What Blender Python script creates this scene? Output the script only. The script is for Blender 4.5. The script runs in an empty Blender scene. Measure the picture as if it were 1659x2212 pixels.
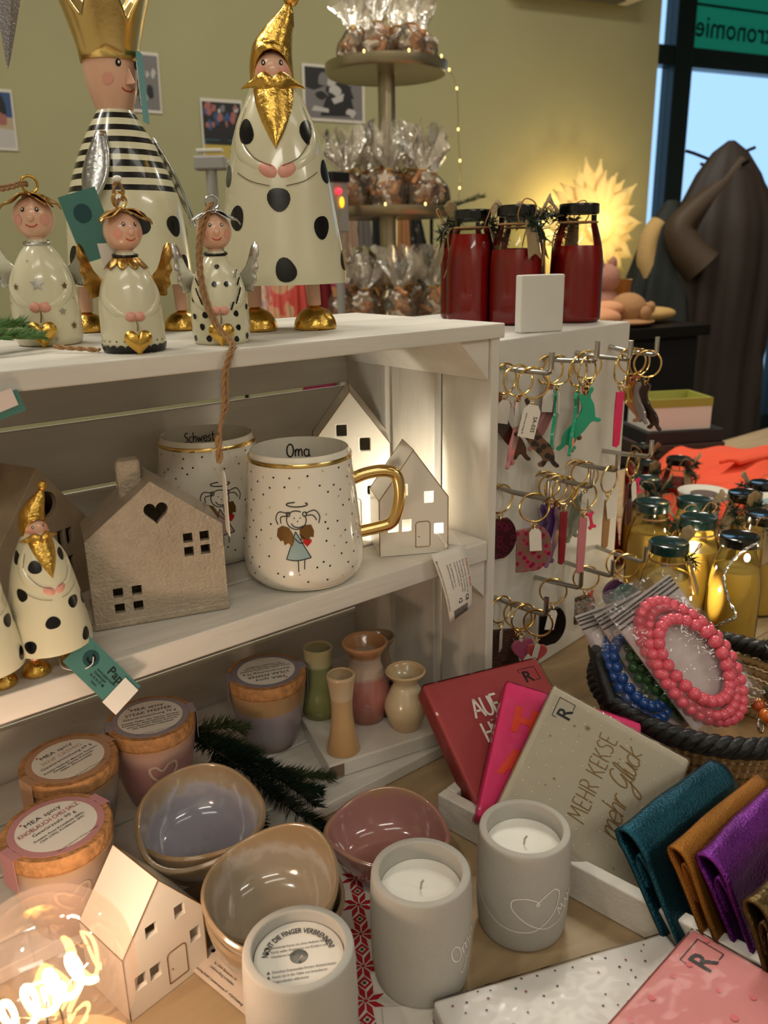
import bpy, bmesh, math, random
from math import sin, cos, pi, radians, sqrt, atan2, asin
from mathutils import Vector, Matrix, Euler
random.seed(7)
SC = bpy.context.scene
COL = SC.collection

def lin(c):
    return tuple(((x/255)/12.92 if x/255 <= .04045 else ((x/255+.055)/1.055)**2.4) for x in c)

# ---------------------------------------------------------------- camera
cam_d = bpy.data.cameras.new('camera'); cam = bpy.data.objects.new('camera', cam_d); COL.objects.link(cam)
cam_d.sensor_fit = 'VERTICAL'; cam_d.sensor_height = 32.0; cam_d.sensor_width = 24.0
cam_d.lens = 1789.0/2212.0*32.0
cam_d.clip_start = .02; cam_d.clip_end = 60
cam.matrix_world = Matrix(((.7756, .2025, -.5979, -.5383), (-.6310, .2223, -.7432, -.5032), (-.0176, .9537, .3002, .4608), (0, 0, 0, 1)))
cam_d.dof.use_dof = True; cam_d.dof.focus_distance = .66; cam_d.dof.aperture_fstop = 9.0
SC.camera = cam
# ---------------------------------------------------------------- world, ceiling spots and added fill lamps, exposure
w = bpy.data.worlds.new('sky'); SC.world = w; w.use_nodes = True
w.node_tree.nodes['Background'].inputs[0].default_value = (.46, .70, .98, 1)
w.node_tree.nodes['Background'].inputs[1].default_value = 1.35
SC.view_settings.view_transform = 'Standard'; SC.view_settings.look = 'None'
SC.view_settings.gamma = 1; SC.view_settings.exposure = 0.0; SC.view_settings.use_curve_mapping = False
def spot_lamp(name, loc, watts, color, target, size=radians(110), rad=.05):
    d = bpy.data.lights.new(name, 'SPOT'); d.energy = watts; d.color = color; d.shadow_soft_size = rad
    d.spot_size = size; d.spot_blend = .6
    o = bpy.data.objects.new(name, d); COL.objects.link(o); o.location = loc
    o.rotation_euler = (Vector(target)-Vector(loc)).to_track_quat('-Z', 'Y').to_euler()
    return o
WARM = (1, .94, .77)
def fill_panel_lamp(name, loc, watts, size):
    d = bpy.data.lights.new(name, 'AREA'); d.energy = watts; d.color = (1, .955, .83); d.shape = 'RECTANGLE'; d.size = size[0]; d.size_y = size[1]
    o = bpy.data.objects.new(name, d); COL.objects.link(o); o.location = loc; o.rotation_euler = (0, 0, radians(-14))
fill_panel_lamp('added_fill_panel', (-1.3, -.9, 2.27), 6, (1.2, .3)); fill_panel_lamp('added_fill_panel', (.6, -1.3, 2.27), 3, (1.2, .3)); fill_panel_lamp('added_fill_panel', (1.2, 1.0, 2.27), 28, (1.2, .3)); fill_panel_lamp('added_fill_panel', (-.9, 1.3, 2.27), 30, (1.2, .3))  # soft panels added under the ceiling to raise the ambient light
fill_panel_lamp('added_fill_panel', (-1.9, -2.45, 2.27), 27, (1.6, .4)); fill_panel_lamp('added_fill_panel', (1.4, -3.0, 2.27), 27, (1.6, .4))  # added to wash the front wall so its bounce fills the crate
spot_lamp('ceiling_spot_light', (-1.15, .10, 2.15), 19, WARM, (-.2, .1, .2))
spot_lamp('ceiling_spot_light', (.95, .75, 2.15), 21, WARM, (0, .0, .1))
spot_lamp('ceiling_spot_light', (2.6, -.3, 2.2), 18, WARM, (2.0, .6, -.2), radians(140))  # extra spot added to light the far side of the room
# ---------------------------------------------------------------- materials
MATS = {}
def mat(name, col, rough=.5, metal=0., bump=0., bscale=60., var=0., vscale=8., spec=.5, coat=0., emit=None, estr=0., sub=0., trans=0., ior=1.45, stretch=(1, 1, 1), alpha=1., bdist=.002):
    if name in MATS: return MATS[name]
    m = bpy.data.materials.new(name); m.use_nodes = True; nt = m.node_tree; b = nt.nodes['Principled BSDF']; L = nt.links
    c = (*lin(col), 1)
    b.inputs['Base Color'].default_value = c
    b.inputs['Roughness'].default_value = rough; b.inputs['Metallic'].default_value = metal
    b.inputs['Specular IOR Level'].default_value = spec; b.inputs['IOR'].default_value = ior
    b.inputs['Coat Weight'].default_value = coat; b.inputs['Coat Roughness'].default_value = .06
    if sub: b.inputs['Subsurface Weight'].default_value = sub; b.inputs['Subsurface Radius'].default_value = (.01, .006, .003)
    if trans: b.inputs['Transmission Weight'].default_value = trans
    if alpha < 1: b.inputs['Alpha'].default_value = alpha
    if emit: b.inputs['Emission Color'].default_value = (*lin(emit), 1); b.inputs['Emission Strength'].default_value = estr
    if bump or var:
        tc = nt.nodes.new('ShaderNodeTexCoord'); mp = nt.nodes.new('ShaderNodeMapping'); mp.inputs['Scale'].default_value = stretch
        L.new(tc.outputs['Object'], mp.inputs['Vector'])
    if bump:
        n = nt.nodes.new('ShaderNodeTexNoise'); n.inputs['Scale'].default_value = bscale; n.inputs['Detail'].default_value = 4
        L.new(mp.outputs[0], n.inputs['Vector'])
        bp = nt.nodes.new('ShaderNodeBump'); bp.inputs['Strength'].default_value = bump; bp.inputs['Distance'].default_value = bdist
        L.new(n.outputs[0], bp.inputs['Height']); L.new(bp.outputs[0], b.inputs['Normal'])
    if var:
        n2 = nt.nodes.new('ShaderNodeTexNoise'); n2.inputs['Scale'].default_value = vscale; n2.inputs['Detail'].default_value = 6
        L.new(mp.outputs[0], n2.inputs['Vector'])
        r = nt.nodes.new('ShaderNodeMapRange'); r.inputs['From Min'].default_value = .3; r.inputs['From Max'].default_value = .7
        r.inputs['To Min'].default_value = 1-var; r.inputs['To Max'].default_value = 1+var*.4
        L.new(n2.outputs[0], r.inputs['Value'])
        mx = nt.nodes.new('ShaderNodeVectorMath'); mx.operation = 'SCALE'; mx.inputs[0].default_value = c[:3]
        L.new(r.outputs[0], mx.inputs['Scale']); L.new(mx.outputs[0], b.inputs['Base Color'])
    MATS[name] = m
    return m

def ramp_mat(name, stops, axis=2, rough=.3, wob=.004, wscale=40., coat=.3, bump=0., radial=False, const=False, metal=0., bscale=60.):
    """colour bands along the object's own Z (or distance from its axis), the band edges wobbling: stops = [(metres, rgb)]"""
    if name in MATS: return MATS[name]
    m = bpy.data.materials.new(name); m.use_nodes = True; nt = m.node_tree; b = nt.nodes['Principled BSDF']; L = nt.links; N = nt.nodes.new
    tc = N('ShaderNodeTexCoord'); sp = N('ShaderNodeSeparateXYZ'); L.new(tc.outputs['Object'], sp.inputs[0])
    if radial:
        sq = N('ShaderNodeVectorMath'); sq.operation = 'LENGTH'; cb = N('ShaderNodeCombineXYZ')
        L.new(sp.outputs[0], cb.inputs[0]); L.new(sp.outputs[1], cb.inputs[1]); L.new(cb.outputs[0], sq.inputs[0]); val = sq.outputs['Value']
    else: val = sp.outputs[axis]
    n = N('ShaderNodeTexNoise'); n.inputs['Scale'].default_value = wscale; n.inputs['Detail'].default_value = 5; L.new(tc.outputs['Object'], n.inputs['Vector'])
    ma = N('ShaderNodeMath'); ma.operation = 'MULTIPLY_ADD'; ma.inputs[1].default_value = wob*2; L.new(n.outputs[0], ma.inputs[0])
    sb = N('ShaderNodeMath'); sb.operation = 'SUBTRACT'; L.new(val, sb.inputs[0]); sb.inputs[1].default_value = wob; L.new(sb.outputs[0], ma.inputs[2])
    lo, hi = stops[0][0], stops[-1][0]
    mr = N('ShaderNodeMapRange'); mr.inputs['From Min'].default_value = lo; mr.inputs['From Max'].default_value = hi; L.new(ma.outputs[0], mr.inputs['Value'])
    cr = N('ShaderNodeValToRGB'); e = cr.color_ramp.elements
    if const: cr.color_ramp.interpolation = 'CONSTANT'
    while len(e) < len(stops): e.new(.5)
    for k, (p, c) in enumerate(stops): e[k].position = (p-lo)/(hi-lo); e[k].color = (*lin(c), 1)
    L.new(mr.outputs[0], cr.inputs[0]); L.new(cr.outputs[0], b.inputs['Base Color'])
    b.inputs['Roughness'].default_value = rough; b.inputs['Coat Weight'].default_value = coat; b.inputs['Coat Roughness'].default_value = .05; b.inputs['Metallic'].default_value = metal
    if bump:
        n2 = N('ShaderNodeTexNoise'); n2.inputs['Scale'].default_value = bscale; L.new(tc.outputs['Object'], n2.inputs['Vector'])
        bp = N('ShaderNodeBump'); bp.inputs['Strength'].default_value = bump; bp.inputs['Distance'].default_value = .002
        L.new(n2.outputs[0], bp.inputs['Height']); L.new(bp.outputs[0], b.inputs['Normal'])
    MATS[name] = m
    return m

def film_mat(name, tint=(255, 255, 255), gloss=.35, rough=.08, haze=0., hcol=(235, 232, 225), bump=0., bscale=60, flat=None):
    """thin clear film or glass wall: mostly transparent, glossy by Fresnel"""
    if name in MATS: return MATS[name]
    m = bpy.data.materials.new(name); m.use_nodes = True; nt = m.node_tree; L = nt.links; N = nt.nodes.new
    nt.nodes.remove(nt.nodes['Principled BSDF']); out = nt.nodes['Material Output']
    t = N('ShaderNodeBsdfTransparent'); t.inputs[0].default_value = (*lin(tint), 1)
    g = N('ShaderNodeBsdfGlossy'); g.inputs['Roughness'].default_value = rough
    lw = N('ShaderNodeLayerWeight'); lw.inputs[0].default_value = gloss
    mx = N('ShaderNodeMixShader'); L.new(lw.outputs['Fresnel'], mx.inputs[0])
    if flat is not None: L.remove(mx.inputs[0].links[0]); mx.inputs[0].default_value = flat
    L.new(g.outputs[0], mx.inputs[2])
    if haze:
        df = N('ShaderNodeBsdfDiffuse'); df.inputs[0].default_value = (*lin(hcol), 1)
        m2 = N('ShaderNodeMixShader'); m2.inputs[0].default_value = haze; L.new(t.outputs[0], m2.inputs[1]); L.new(df.outputs[0], m2.inputs[2]); L.new(m2.outputs[0], mx.inputs[1])
    else: L.new(t.outputs[0], mx.inputs[1])
    if bump:
        tc = N('ShaderNodeTexCoord'); n2 = N('ShaderNodeTexNoise'); n2.inputs['Scale'].default_value = bscale; L.new(tc.outputs['Object'], n2.inputs['Vector'])
        bp = N('ShaderNodeBump'); bp.inputs['Strength'].default_value = bump; bp.inputs['Distance'].default_value = .003
        L.new(n2.outputs[0], bp.inputs['Height']); L.new(bp.outputs[0], g.inputs['Normal']); L.new(bp.outputs[0], lw.inputs['Normal'])
    L.new(mx.outputs[0], out.inputs[0]); MATS[name] = m
    return m

WHITEWOOD = mat('white_painted_wood', (214, 208, 198), .55, bump=.6, bscale=45, var=.16, vscale=14, stretch=(.25, 2, 2))
WHITEWOOD_V = mat('white_painted_wood_upright', (214, 208, 198), .55, bump=.6, bscale=45, var=.16, vscale=14, stretch=(2, 2, .25))
WHITEPAINT = mat('white_paint', (212, 208, 200), .45, bump=.08, bscale=80)
CREAM = mat('cream_enamel', (216, 210, 180), .22, coat=.6)
SKIN = mat('painted_skin', (226, 178, 150), .3, coat=.4)
PINKP = mat('pink_paint', (224, 158, 140), .35)
BLACK = mat('black_paint', (14, 13, 14), .25)
REDP = mat('red_paint', (190, 30, 30), .35)
WHITEP = mat('white_dot_paint', (235, 230, 220), .35)
GOLD = mat('gold_leaf', (222, 178, 88), .26, metal=1, bump=.5, bscale=160)
GOLDS = mat('smooth_gold', (232, 196, 124), .18, metal=1)
SILVER = mat('silver_leaf', (205, 205, 205), .25, metal=1, bump=.3, bscale=120)
STEEL = mat('brushed_steel', (190, 188, 182), .25, metal=1)
TEALTAG = mat('teal_card', (70, 120, 112), .6)
PAPER = mat('white_paper', (226, 220, 210), .7)
TWINE = mat('jute_twine', (160, 122, 82), .9, bump=.6, bscale=400)
INK = mat('black_ink', (20, 18, 18), .5)
DARK = mat('dark_hollow', (16, 13, 10), .9)
GOLDLINE = mat('gold_paint_line', (150, 108, 60), .25, metal=.7)
PORC = mat('white_porcelain', (226, 218, 204), .18, coat=.5)
CONCRETE = mat('grey_concrete', (176, 172, 164), .85, bump=.12, bscale=300, var=.06, vscale=30)
WAX = mat('white_wax', (238, 234, 226), .5, sub=.3, bump=.1, bscale=80)
CORK = mat('cork', (184, 132, 82), .8, bump=.8, bscale=250, var=.35, vscale=180)
GLASS = film_mat('clear_glass', (250, 250, 248), .12, .02)
CELLO = film_mat('cellophane', (250, 248, 242), .45, .12, .10, bump=.8, bscale=50)
WRAP = film_mat('plastic_wrap', (252, 252, 252), .10, .08, .0, bump=.7, bscale=38)
GREEN = mat('fir_green', (34, 52, 34), .6)
GREEN2 = mat('light_fir_green', (92, 128, 62), .6)
STEM = mat('branch_brown', (70, 52, 36), .8)

# ---------------------------------------------------------------- mesh helpers
class MB:
    def __init__(s): s.v = []; s.f = []; s.m = []; s.mi = 0
    def add(s, vs, fs):
        o = len(s.v); s.v += [tuple(p) for p in vs]; s.f += [tuple(i+o for i in f) for f in fs]; s.m += [s.mi]*len(fs); return s
    def box(s, c, d, rot=None):
        x, y, z = d[0]/2, d[1]/2, d[2]/2
        vs = [Vector((i*x, j*y, k*z)) for i in (-1, 1) for j in (-1, 1) for k in (-1, 1)]
        if rot is not None: vs = [rot @ p for p in vs]
        return s.add([p+Vector(c) for p in vs], [(0, 1, 3, 2), (4, 6, 7, 5), (0, 4, 5, 1), (2, 3, 7, 6), (0, 2, 6, 4), (1, 5, 7, 3)])
    def hexa(s, b, t):   # four bottom corners, four top corners
        return s.add(list(b)+list(t), [(3, 2, 1, 0), (4, 5, 6, 7), (0, 1, 5, 4), (1, 2, 6, 5), (2, 3, 7, 6), (3, 0, 4, 7)])
    def lathe(s, prof, n=32, sx=1, sy=1, c=(0, 0, 0), fn=None, a0=0, a1=2*pi):
        full = abs(a1-a0-2*pi) < 1e-6; cols = n if full else n+1; vs = []; fs = []
        for (r, z) in prof:
            for k in range(cols):
                a = a0+(a1-a0)*k/n; p = Vector((r*cos(a)*sx, r*sin(a)*sy, z))
                if fn: p = Vector(fn(p, a))
                vs.append(p+Vector(c))
        for i in range(len(prof)-1):
            for k in range(n):
                k2 = (k+1) % cols; fs.append((i*cols+k, i*cols+k2, (i+1)*cols+k2, (i+1)*cols+k))
        return s.add(vs, fs)
    def tube(s, pts, r, n=8, closed=False, caps=True):
        pts = [Vector(p) for p in pts]; N = len(pts); vs = []; fs = []
        rr = r if isinstance(r, (list, tuple)) else [r]*N
        T = []
        for i in range(N):
            a = pts[i-1] if (i > 0 or closed) else pts[i]; b = pts[(i+1) % N] if (i < N-1 or closed) else pts[i]
            d = b-a; T.append(d.normalized() if d.length > 1e-9 else Vector((0, 0, 1)))
        u = T[0].orthogonal().normalized()
        for i in range(N):
            u = (u-T[i]*u.dot(T[i])); u = u.normalized() if u.length > 1e-6 else T[i].orthogonal().normalized()
            v = T[i].cross(u)
            for k in range(n):
                a = 2*pi*k/n; vs.append(pts[i]+(u*cos(a)+v*sin(a))*rr[i])
        for i in range(N if closed else N-1):
            j = (i+1) % N
            for k in range(n): k2 = (k+1) % n; fs.append((i*n+k, i*n+k2, j*n+k2, j*n+k))
        if caps and not closed: fs.append(tuple(range(n-1, -1, -1))); fs.append(tuple((N-1)*n+k for k in range(n)))
        return s.add(vs, fs)
    def torus(s, c, R, r, n=24, m=8, rot=None, sy=1):
        pts = [Vector((R*cos(2*pi*k/n), R*sin(2*pi*k/n)*sy, 0)) for k in range(n)]
        if rot is not None: pts = [rot @ p for p in pts]
        return s.tube([p+Vector(c) for p in pts], r, m, True)
    def ell(s, c, r, n=16, m=10, rot=None, z0=-1., z1=1.):
        if not isinstance(r, (tuple, list)): r = (r, r, r)
        vs = []; fs = []
        t0, t1 = asin(z0), asin(z1)
        for i in range(m+1):
            t = t0+(t1-t0)*i/m
            for k in range(n):
                a = 2*pi*k/n; p = Vector((cos(t)*cos(a)*r[0], cos(t)*sin(a)*r[1], sin(t)*r[2]))
                vs.append((rot @ p if rot is not None else p)+Vector(c))
        for i in range(m):
            for k in range(n): k2 = (k+1) % n; fs.append((i*n+k, i*n+k2, (i+1)*n+k2, (i+1)*n+k))
        if z0 > -1: fs.append(tuple(range(n-1, -1, -1)))
        return s.add(vs, fs)
    def prism(s, poly, d0, d1, M=None):
        n = len(poly); M = M or Matrix.Identity(4)
        vs = [M @ Vector((x, y, d0)) for x, y in poly]+[M @ Vector((x, y, d1)) for x, y in poly]
        return s.add(vs, [tuple(range(n-1, -1, -1)), tuple(range(n, 2*n))]+[(k, (k+1) % n, n+(k+1) % n, n+k) for k in range(n)])
    def flat(s, poly, M=None, z=0.):
        M = M or Matrix.Identity(4); return s.add([M @ Vector((x, y, z)) for x, y in poly], [tuple(range(len(poly)))])
    def grid(s, nu, nv, fn):
        vs = [fn(i/nu, j/nv) for j in range(nv+1) for i in range(nu+1)]
        return s.add(vs, [(j*(nu+1)+i, j*(nu+1)+i+1, (j+1)*(nu+1)+i+1, (j+1)*(nu+1)+i) for j in range(nv) for i in range(nu)])
    def xf(s, M):
        s.v = [tuple(M @ Vector(p)) for p in s.v]; return s
    def join(s, o, M=None):
        return s.add([(M @ Vector(p) if M else p) for p in o.v], o.f)
    def mesh(s, name, mats, smooth=40):
        me = bpy.data.meshes.new(name); me.from_pydata(s.v, [], s.f)
        for m in (mats if isinstance(mats, (list, tuple)) else [mats]): me.materials.append(m)
        me.polygons.foreach_set('material_index', s.m)
        if smooth:
            me.polygons.foreach_set('use_smooth', [True]*len(me.polygons)); me.set_sharp_from_angle(angle=radians(smooth))
        me.validate(); me.update(); return me
    def obj(s, name, mats, parent=None, smooth=40, bevel=0., solid=0., loc=None, rot=None, label=None):
        return link(name, s.mesh(name, mats, smooth), parent, bevel, solid, loc, rot, label)

def link(name, me, parent=None, bevel=0., solid=0., loc=None, rot=None, label=None):
    o = bpy.data.objects.new(name, me); COL.objects.link(o)
    if parent is not None: o.parent = parent
    if loc is not None: o.location = loc
    if rot is not None: o.rotation_euler = rot
    if solid: md = o.modifiers.new('thick', 'SOLIDIFY'); md.thickness = solid; md.offset = 0
    if bevel: md = o.modifiers.new('bevel', 'BEVEL'); md.width = bevel; md.segments = 2; md.limit_method = 'ANGLE'
    if label: o['label'] = label
    return o
def tag(o, label, cat, group=None, kind=None):
    o['label'] = label; o['category'] = cat
    if group: o['group'] = group
    if kind: o['kind'] = kind
    return o
def thing(name, label, cat, loc=(0, 0, 0), rz=0., group=None, rot=None):
    o = bpy.data.objects.new(name, None); COL.objects.link(o); o.location = loc; o.empty_display_size = .02
    o.rotation_euler = rot if rot is not None else (0, 0, rz)
    return tag(o, label, cat, group)
def struct(o): o['kind'] = 'structure'; return o
def copy_tree(o, parent=None):
    c = o.copy(); COL.objects.link(c)
    if parent is not None: c.parent = parent
    for ch in list(o.children): copy_tree(ch, c)
    return c
def frame(p, x, y):   # matrix whose local x,y lie along the given directions
    x = Vector(x).normalized(); y = Vector(y); y = (y-x*y.dot(x)).normalized(); z = x.cross(y)
    return Matrix(((x.x, y.x, z.x, p[0]), (x.y, y.y, z.y, p[1]), (x.z, y.z, z.z, p[2]), (0, 0, 0, 1)))
def smooth_path(P, k=6, closed=False):
    P = [Vector(p) for p in P]; n = len(P); out = []
    for i in range(n if closed else n-1):
        g = lambda j: P[j % n] if closed else P[max(0, min(n-1, j))]
        a, b, c, d = g(i-1), g(i), g(i+1), g(i+2)
        for q in range(k):
            t = q/k; out.append(.5*((2*b)+(c-a)*t+(2*a-5*b+4*c-d)*t*t+(3*b-a-3*c+d)*t**3))
    if not closed: out.append(P[-1])
    return out
def rope(mb, path, r, twist=90., n=6):
    pts = smooth_path(path, 10); L = 0.; prev = pts[0]; A = []; B = []
    for i, p in enumerate(pts):
        L += (p-prev).length; prev = p
        t = (pts[min(i+1, len(pts)-1)]-pts[max(i-1, 0)]); t = t.normalized() if t.length > 1e-9 else Vector((0, 0, 1))
        u = t.orthogonal().normalized(); v = t.cross(u); a = L/(r*9)*2*pi
        o = (Vector((cos(a), sin(a), 0)))*r*.55; off = u*o.x+v*o.y; A.append(p+off); B.append(p-off)
    mb.tube(A, r*.6, n); mb.tube(B, r*.6, n); return mb

# ---- text and print laid on surfaces: a surface is a function (x, y) -> point, x and y in metres on the print
_tx = {}
def text_shape(s, size, align='CENTER', shear=0., bold=0.):
    key = (s, align, shear, bold)
    if key not in _tx:
        cu = bpy.data.curves.new('t', 'FONT'); cu.body = s; cu.align_x = align; cu.size = 1; cu.resolution_u = 2; cu.shear = shear; cu.offset = bold
        ob = bpy.data.objects.new('t', cu); COL.objects.link(ob); bpy.context.view_layer.update()
        me = bpy.data.meshes.new_from_object(ob.evaluated_get(bpy.context.evaluated_depsgraph_get()))
        _tx[key] = ([(v.co.x, v.co.y) for v in me.vertices], [tuple(p.vertices) for p in me.polygons])
        bpy.data.objects.remove(ob); bpy.data.curves.remove(cu); bpy.data.meshes.remove(me)
    vs, fs = _tx[key]
    return [(x*size, y*size) for x, y in vs], fs
def put_text(mb, S, s, size, x=0., y=0., rot=0., align='CENTER', shear=0., bold=0., sx=1., arc=None):
    vs, fs = text_shape(s, size, align, shear, bold); c, q = cos(rot), sin(rot); P = []
    for a, b in vs:
        a *= sx
        if arc: an = a/arc; a, b = (arc+b)*sin(an), (arc+b)*cos(an)-arc
        P.append(S(x+a*c-b*q, y+a*q+b*c))
    mb.add(P, fs)
def put_disc(mb, S, x, y, rx, ry=None, n=14, rings=2, jit=0.):
    ry = ry or rx; vs = [S(x, y)]; fs = []
    for k in range(1, rings+1):
        for i in range(n):
            a = 2*pi*i/n; j = 1+(jit*sin(3*a+x*900)+jit*cos(2*a+y*700))*.5; vs.append(S(x+rx*k/rings*cos(a)*j, y+ry*k/rings*sin(a)*j))
    for i in range(n):
        i2 = (i+1) % n; fs.append((0, 1+i, 1+i2))
        for k in range(rings-1): fs.append((1+k*n+i, 1+(k+1)*n+i, 1+(k+1)*n+i2, 1+k*n+i2))
    mb.add(vs, fs)
def put_poly(mb, S, poly, cx=None, cy=None):   # star-shaped polygon filled from a centre, with a mid ring so that it follows the surface
    n = len(poly); cx = sum(p[0] for p in poly)/n if cx is None else cx; cy = sum(p[1] for p in poly)/n if cy is None else cy
    vs = [S(cx, cy)]+[S((p[0]+cx)/2, (p[1]+cy)/2) for p in poly]+[S(*p) for p in poly]; fs = []
    for i in range(n): j = (i+1) % n; fs += [(0, 1+i, 1+j), (1+i, 1+n+i, 1+n+j, 1+j)]
    mb.add(vs, fs)
def put_line(mb, S, pts, wd, k=5, closed=False):
    P = smooth_path([(p[0], p[1], 0) for p in pts], k, closed) if k > 1 else [Vector((p[0], p[1], 0)) for p in pts]
    vs = []; fs = []; n = len(P)
    for i in range(n):
        a = P[i-1] if (i or closed) else P[i]; b = P[(i+1) % n] if (i < n-1 or closed) else P[i]
        t = (b-a); t = t.normalized() if t.length > 1e-9 else Vector((1, 0, 0)); nn = Vector((-t.y, t.x, 0))*wd/2
        vs += [S(P[i].x+nn.x, P[i].y+nn.y), S(P[i].x-nn.x, P[i].y-nn.y)]
    for i in range(n if closed else n-1): j = (i+1) % n; fs.append((2*i, 2*i+1, 2*j+1, 2*j))
    mb.add(vs, fs)
def plane_S(M, off=.0003): return lambda x, y: M @ Vector((x, y, off))
def heart_poly(r, n=28):
    out = []
    for k in range(n):
        t = 2*pi*k/n; out.append((r*16*sin(t)**3/16, r*(13*cos(t)-5*cos(2*t)-2*cos(3*t)-cos(4*t))/15))
    return out
def star_poly(r, n=5, q=.42, a0=pi/2): return [((r if k % 2 == 0 else r*q)*cos(a0+pi*k/n), (r if k % 2 == 0 else r*q)*sin(a0+pi*k/n)) for k in range(2*n)]
# single-stroke handwriting: letters as strokes on a unit em (cap height 1)
def _arc(cx, cy, rx, ry, a0, a1, n=10): return [(cx+rx*cos(radians(a0+(a1-a0)*i/n)), cy+ry*sin(radians(a0+(a1-a0)*i/n))) for i in range(n+1)]
HAND = {
 'O': (.62, [_arc(.3, .5, .27, .5, 100, 470)]), 'S': (.5, [[(.46, .9), (.3, 1), (.1, .85), (.15, .62), (.38, .45), (.4, .15), (.2, 0), (.02, .1)]]),
 'm': (.72, [[(.05, .55), (.07, 0)], [(.07, .3), (.18, .54), (.31, .5), (.33, 0)], [(.33, .3), (.45, .54), (.58, .5), (.62, .0)]]),
 'a': (.52, [_arc(.22, .27, .2, .28, 50, 380), [(.42, .56), (.42, .12), (.52, 0)]]),
 'c': (.42, [_arc(.24, .27, .2, .28, 50, 310)]), 'h': (.46, [[(.06, 1), (.08, 0)], [(.08, .3), (.2, .54), (.34, .48), (.38, 0)]]),
 'w': (.62, [[(.03, .55), (.15, 0), (.29, .4), (.42, 0), (.57, .58)]]), 'e': (.44, [[(.06, .28), (.38, .32), (.36, .5), (.2, .56), (.05, .35), (.1, .06), (.28, 0), (.42, .12)]]),
 's': (.38, [[(.34, .5), (.2, .56), (.08, .45), (.14, .3), (.3, .22), (.28, .04), (.14, 0), (.02, .06)]]), 't': (.4, [[(.18, .95), (.16, .15), (.28, 0), (.38, .06)], [(.02, .62), (.36, .64)]]),
 'r': (.36, [[(.05, .55), (.07, 0)], [(.07, .32), (.18, .54), (.34, .52)]]), 'l': (.26, [[(.08, 0), (.2, .5), (.24, .95), (.14, 1), (.1, .4), (.18, 0), (.28, .08)]]),
 'G': (.66, [[(.55, .95), (.4, 1.05), (.2, .95), (.1, .55), (.2, .22), (.42, .3), (.56, .62), (.5, .1), (.36, -.4), (.16, -.42), (.2, -.15), (.6, .12)]]),
 'ü': (.46, [[(.04, .55), (.05, .15), (.14, 0), (.3, .1), (.36, .5)], [(.36, .55), (.37, .1), (.46, 0)], [(.1, .8), (.1, .84)], [(.3, .8), (.3, .84)]]),
 'k': (.44, [[(.06, 1), (.07, 0)], [(.36, .55), (.08, .28), (.38, 0)]]), ' ': (.35, []),
 'M': (.72, [[(.02, 0), (.12, 1)], [(.12, 1), (.34, .35)], [(.34, .35), (.58, 1)], [(.58, 1), (.68, 0)]]), 'E': (.46, [[(.06, 1), (.06, 0)], [(.06, 1), (.4, 1)], [(.06, .52), (.35, .52)], [(.06, 0), (.4, 0)]]),
 'H': (.56, [[(.06, 1), (.06, 0)], [(.48, 1), (.48, 0)], [(.06, .5), (.48, .5)]]), 'R': (.52, [[(.06, 1), (.06, 0)], [(.06, 1), (.3, 1), (.42, .82), (.35, .58), (.06, .5)], [(.2, .5), (.45, 0)]]),
 'K': (.52, [[(.06, 1), (.06, 0)], [(.44, 1), (.08, .45)], [(.16, .55), (.46, 0)]]), 'A': (.6, [[(.02, 0), (.3, 1)], [(.3, 1), (.56, 0)], [(.12, .35), (.47, .35)]]),
 'U': (.56, [[(.06, 1), (.06, .25), (.26, 0), (.46, .25), (.46, 1)]]), 'F': (.46, [[(.06, 1), (.06, 0)], [(.06, 1), (.42, 1)], [(.06, .52), (.34, .52)]]),
 'Ü': (.56, [[(.06, .85), (.06, .25), (.26, 0), (.46, .25), (.46, .85)], [(.16, 1), (.16, 1.05)], [(.36, 1), (.36, 1.05)]]),
}
def put_hand(mb, S, s, size, x, y, wd, rot=0., sp=1.05, shear=0.):
    tot = sum(HAND[c][0] for c in s)*sp*size; cx = -tot/2; c_, q_ = cos(rot), sin(rot)
    for ch in s:
        wdt, strokes = HAND[ch]
        for st in strokes:
            pts = []
            for a, b in st:
                a2 = cx+(a+shear*b)*size; b2 = b*size; pts.append((x+a2*c_-b2*q_, y+a2*q_+b2*c_))
            put_line(mb, S, pts, wd, 4 if len(pts) > 2 else 1)
        cx += wdt*sp*size
# ================================================================ the room
WD = Vector((.9703, -.2419, 0)); WN = Vector((.2419, .9703, 0))
ROOM = Matrix(((WD.x, WN.x, 0, 0), (WD.y, WN.y, 0, 0), (0, 0, 1, 0), (0, 0, 0, 1)))   # local x along the olive wall, y towards it
def rp(u, s, z): return ROOM @ Vector((u, s, z))
ZF, ZC, SW, SG, UW = -.95, 2.32, 2.782, 3.98, 2.64
WALLG = mat('olive_wall_paint', (160, 156, 118), .8, bump=.25, bscale=70, var=.05, vscale=3)
WALLD = mat('plain_wall_paint', (222, 214, 198), .85)
FLOORM = mat('brown_floor', (112, 92, 78), .4, bump=.1, bscale=20, var=.25, vscale=6, stretch=(.3, 3, 1))
CEILM = mat('ceiling_paint', (190, 180, 160), .9)
def rbox(name, u0, u1, s0, s1, z0, z1, m, kind=True, parent=None, bevel=0):
    b = MB().box(((u0+u1)/2, (s0+s1)/2, (z0+z1)/2), (u1-u0, s1-s0, z1-z0)).xf(ROOM)
    o = b.obj(name, m, parent, 0, bevel); 
    if kind: struct(o)
    return o
rbox('wall_back', -3, UW, SW, SW+.2, ZF, ZC, WALLG)
rbox('wall_recess', UW-.2, UW, SW+.2, SG+.1, ZF, ZC, WALLG)
rbox('wall_left', -3.2, -3, -3.5, SW+.2, ZF, ZC, WALLD)
rbox('wall_front', -3.2, 6.7, -3.7, -3.5, ZF, ZC, WALLD)
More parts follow.
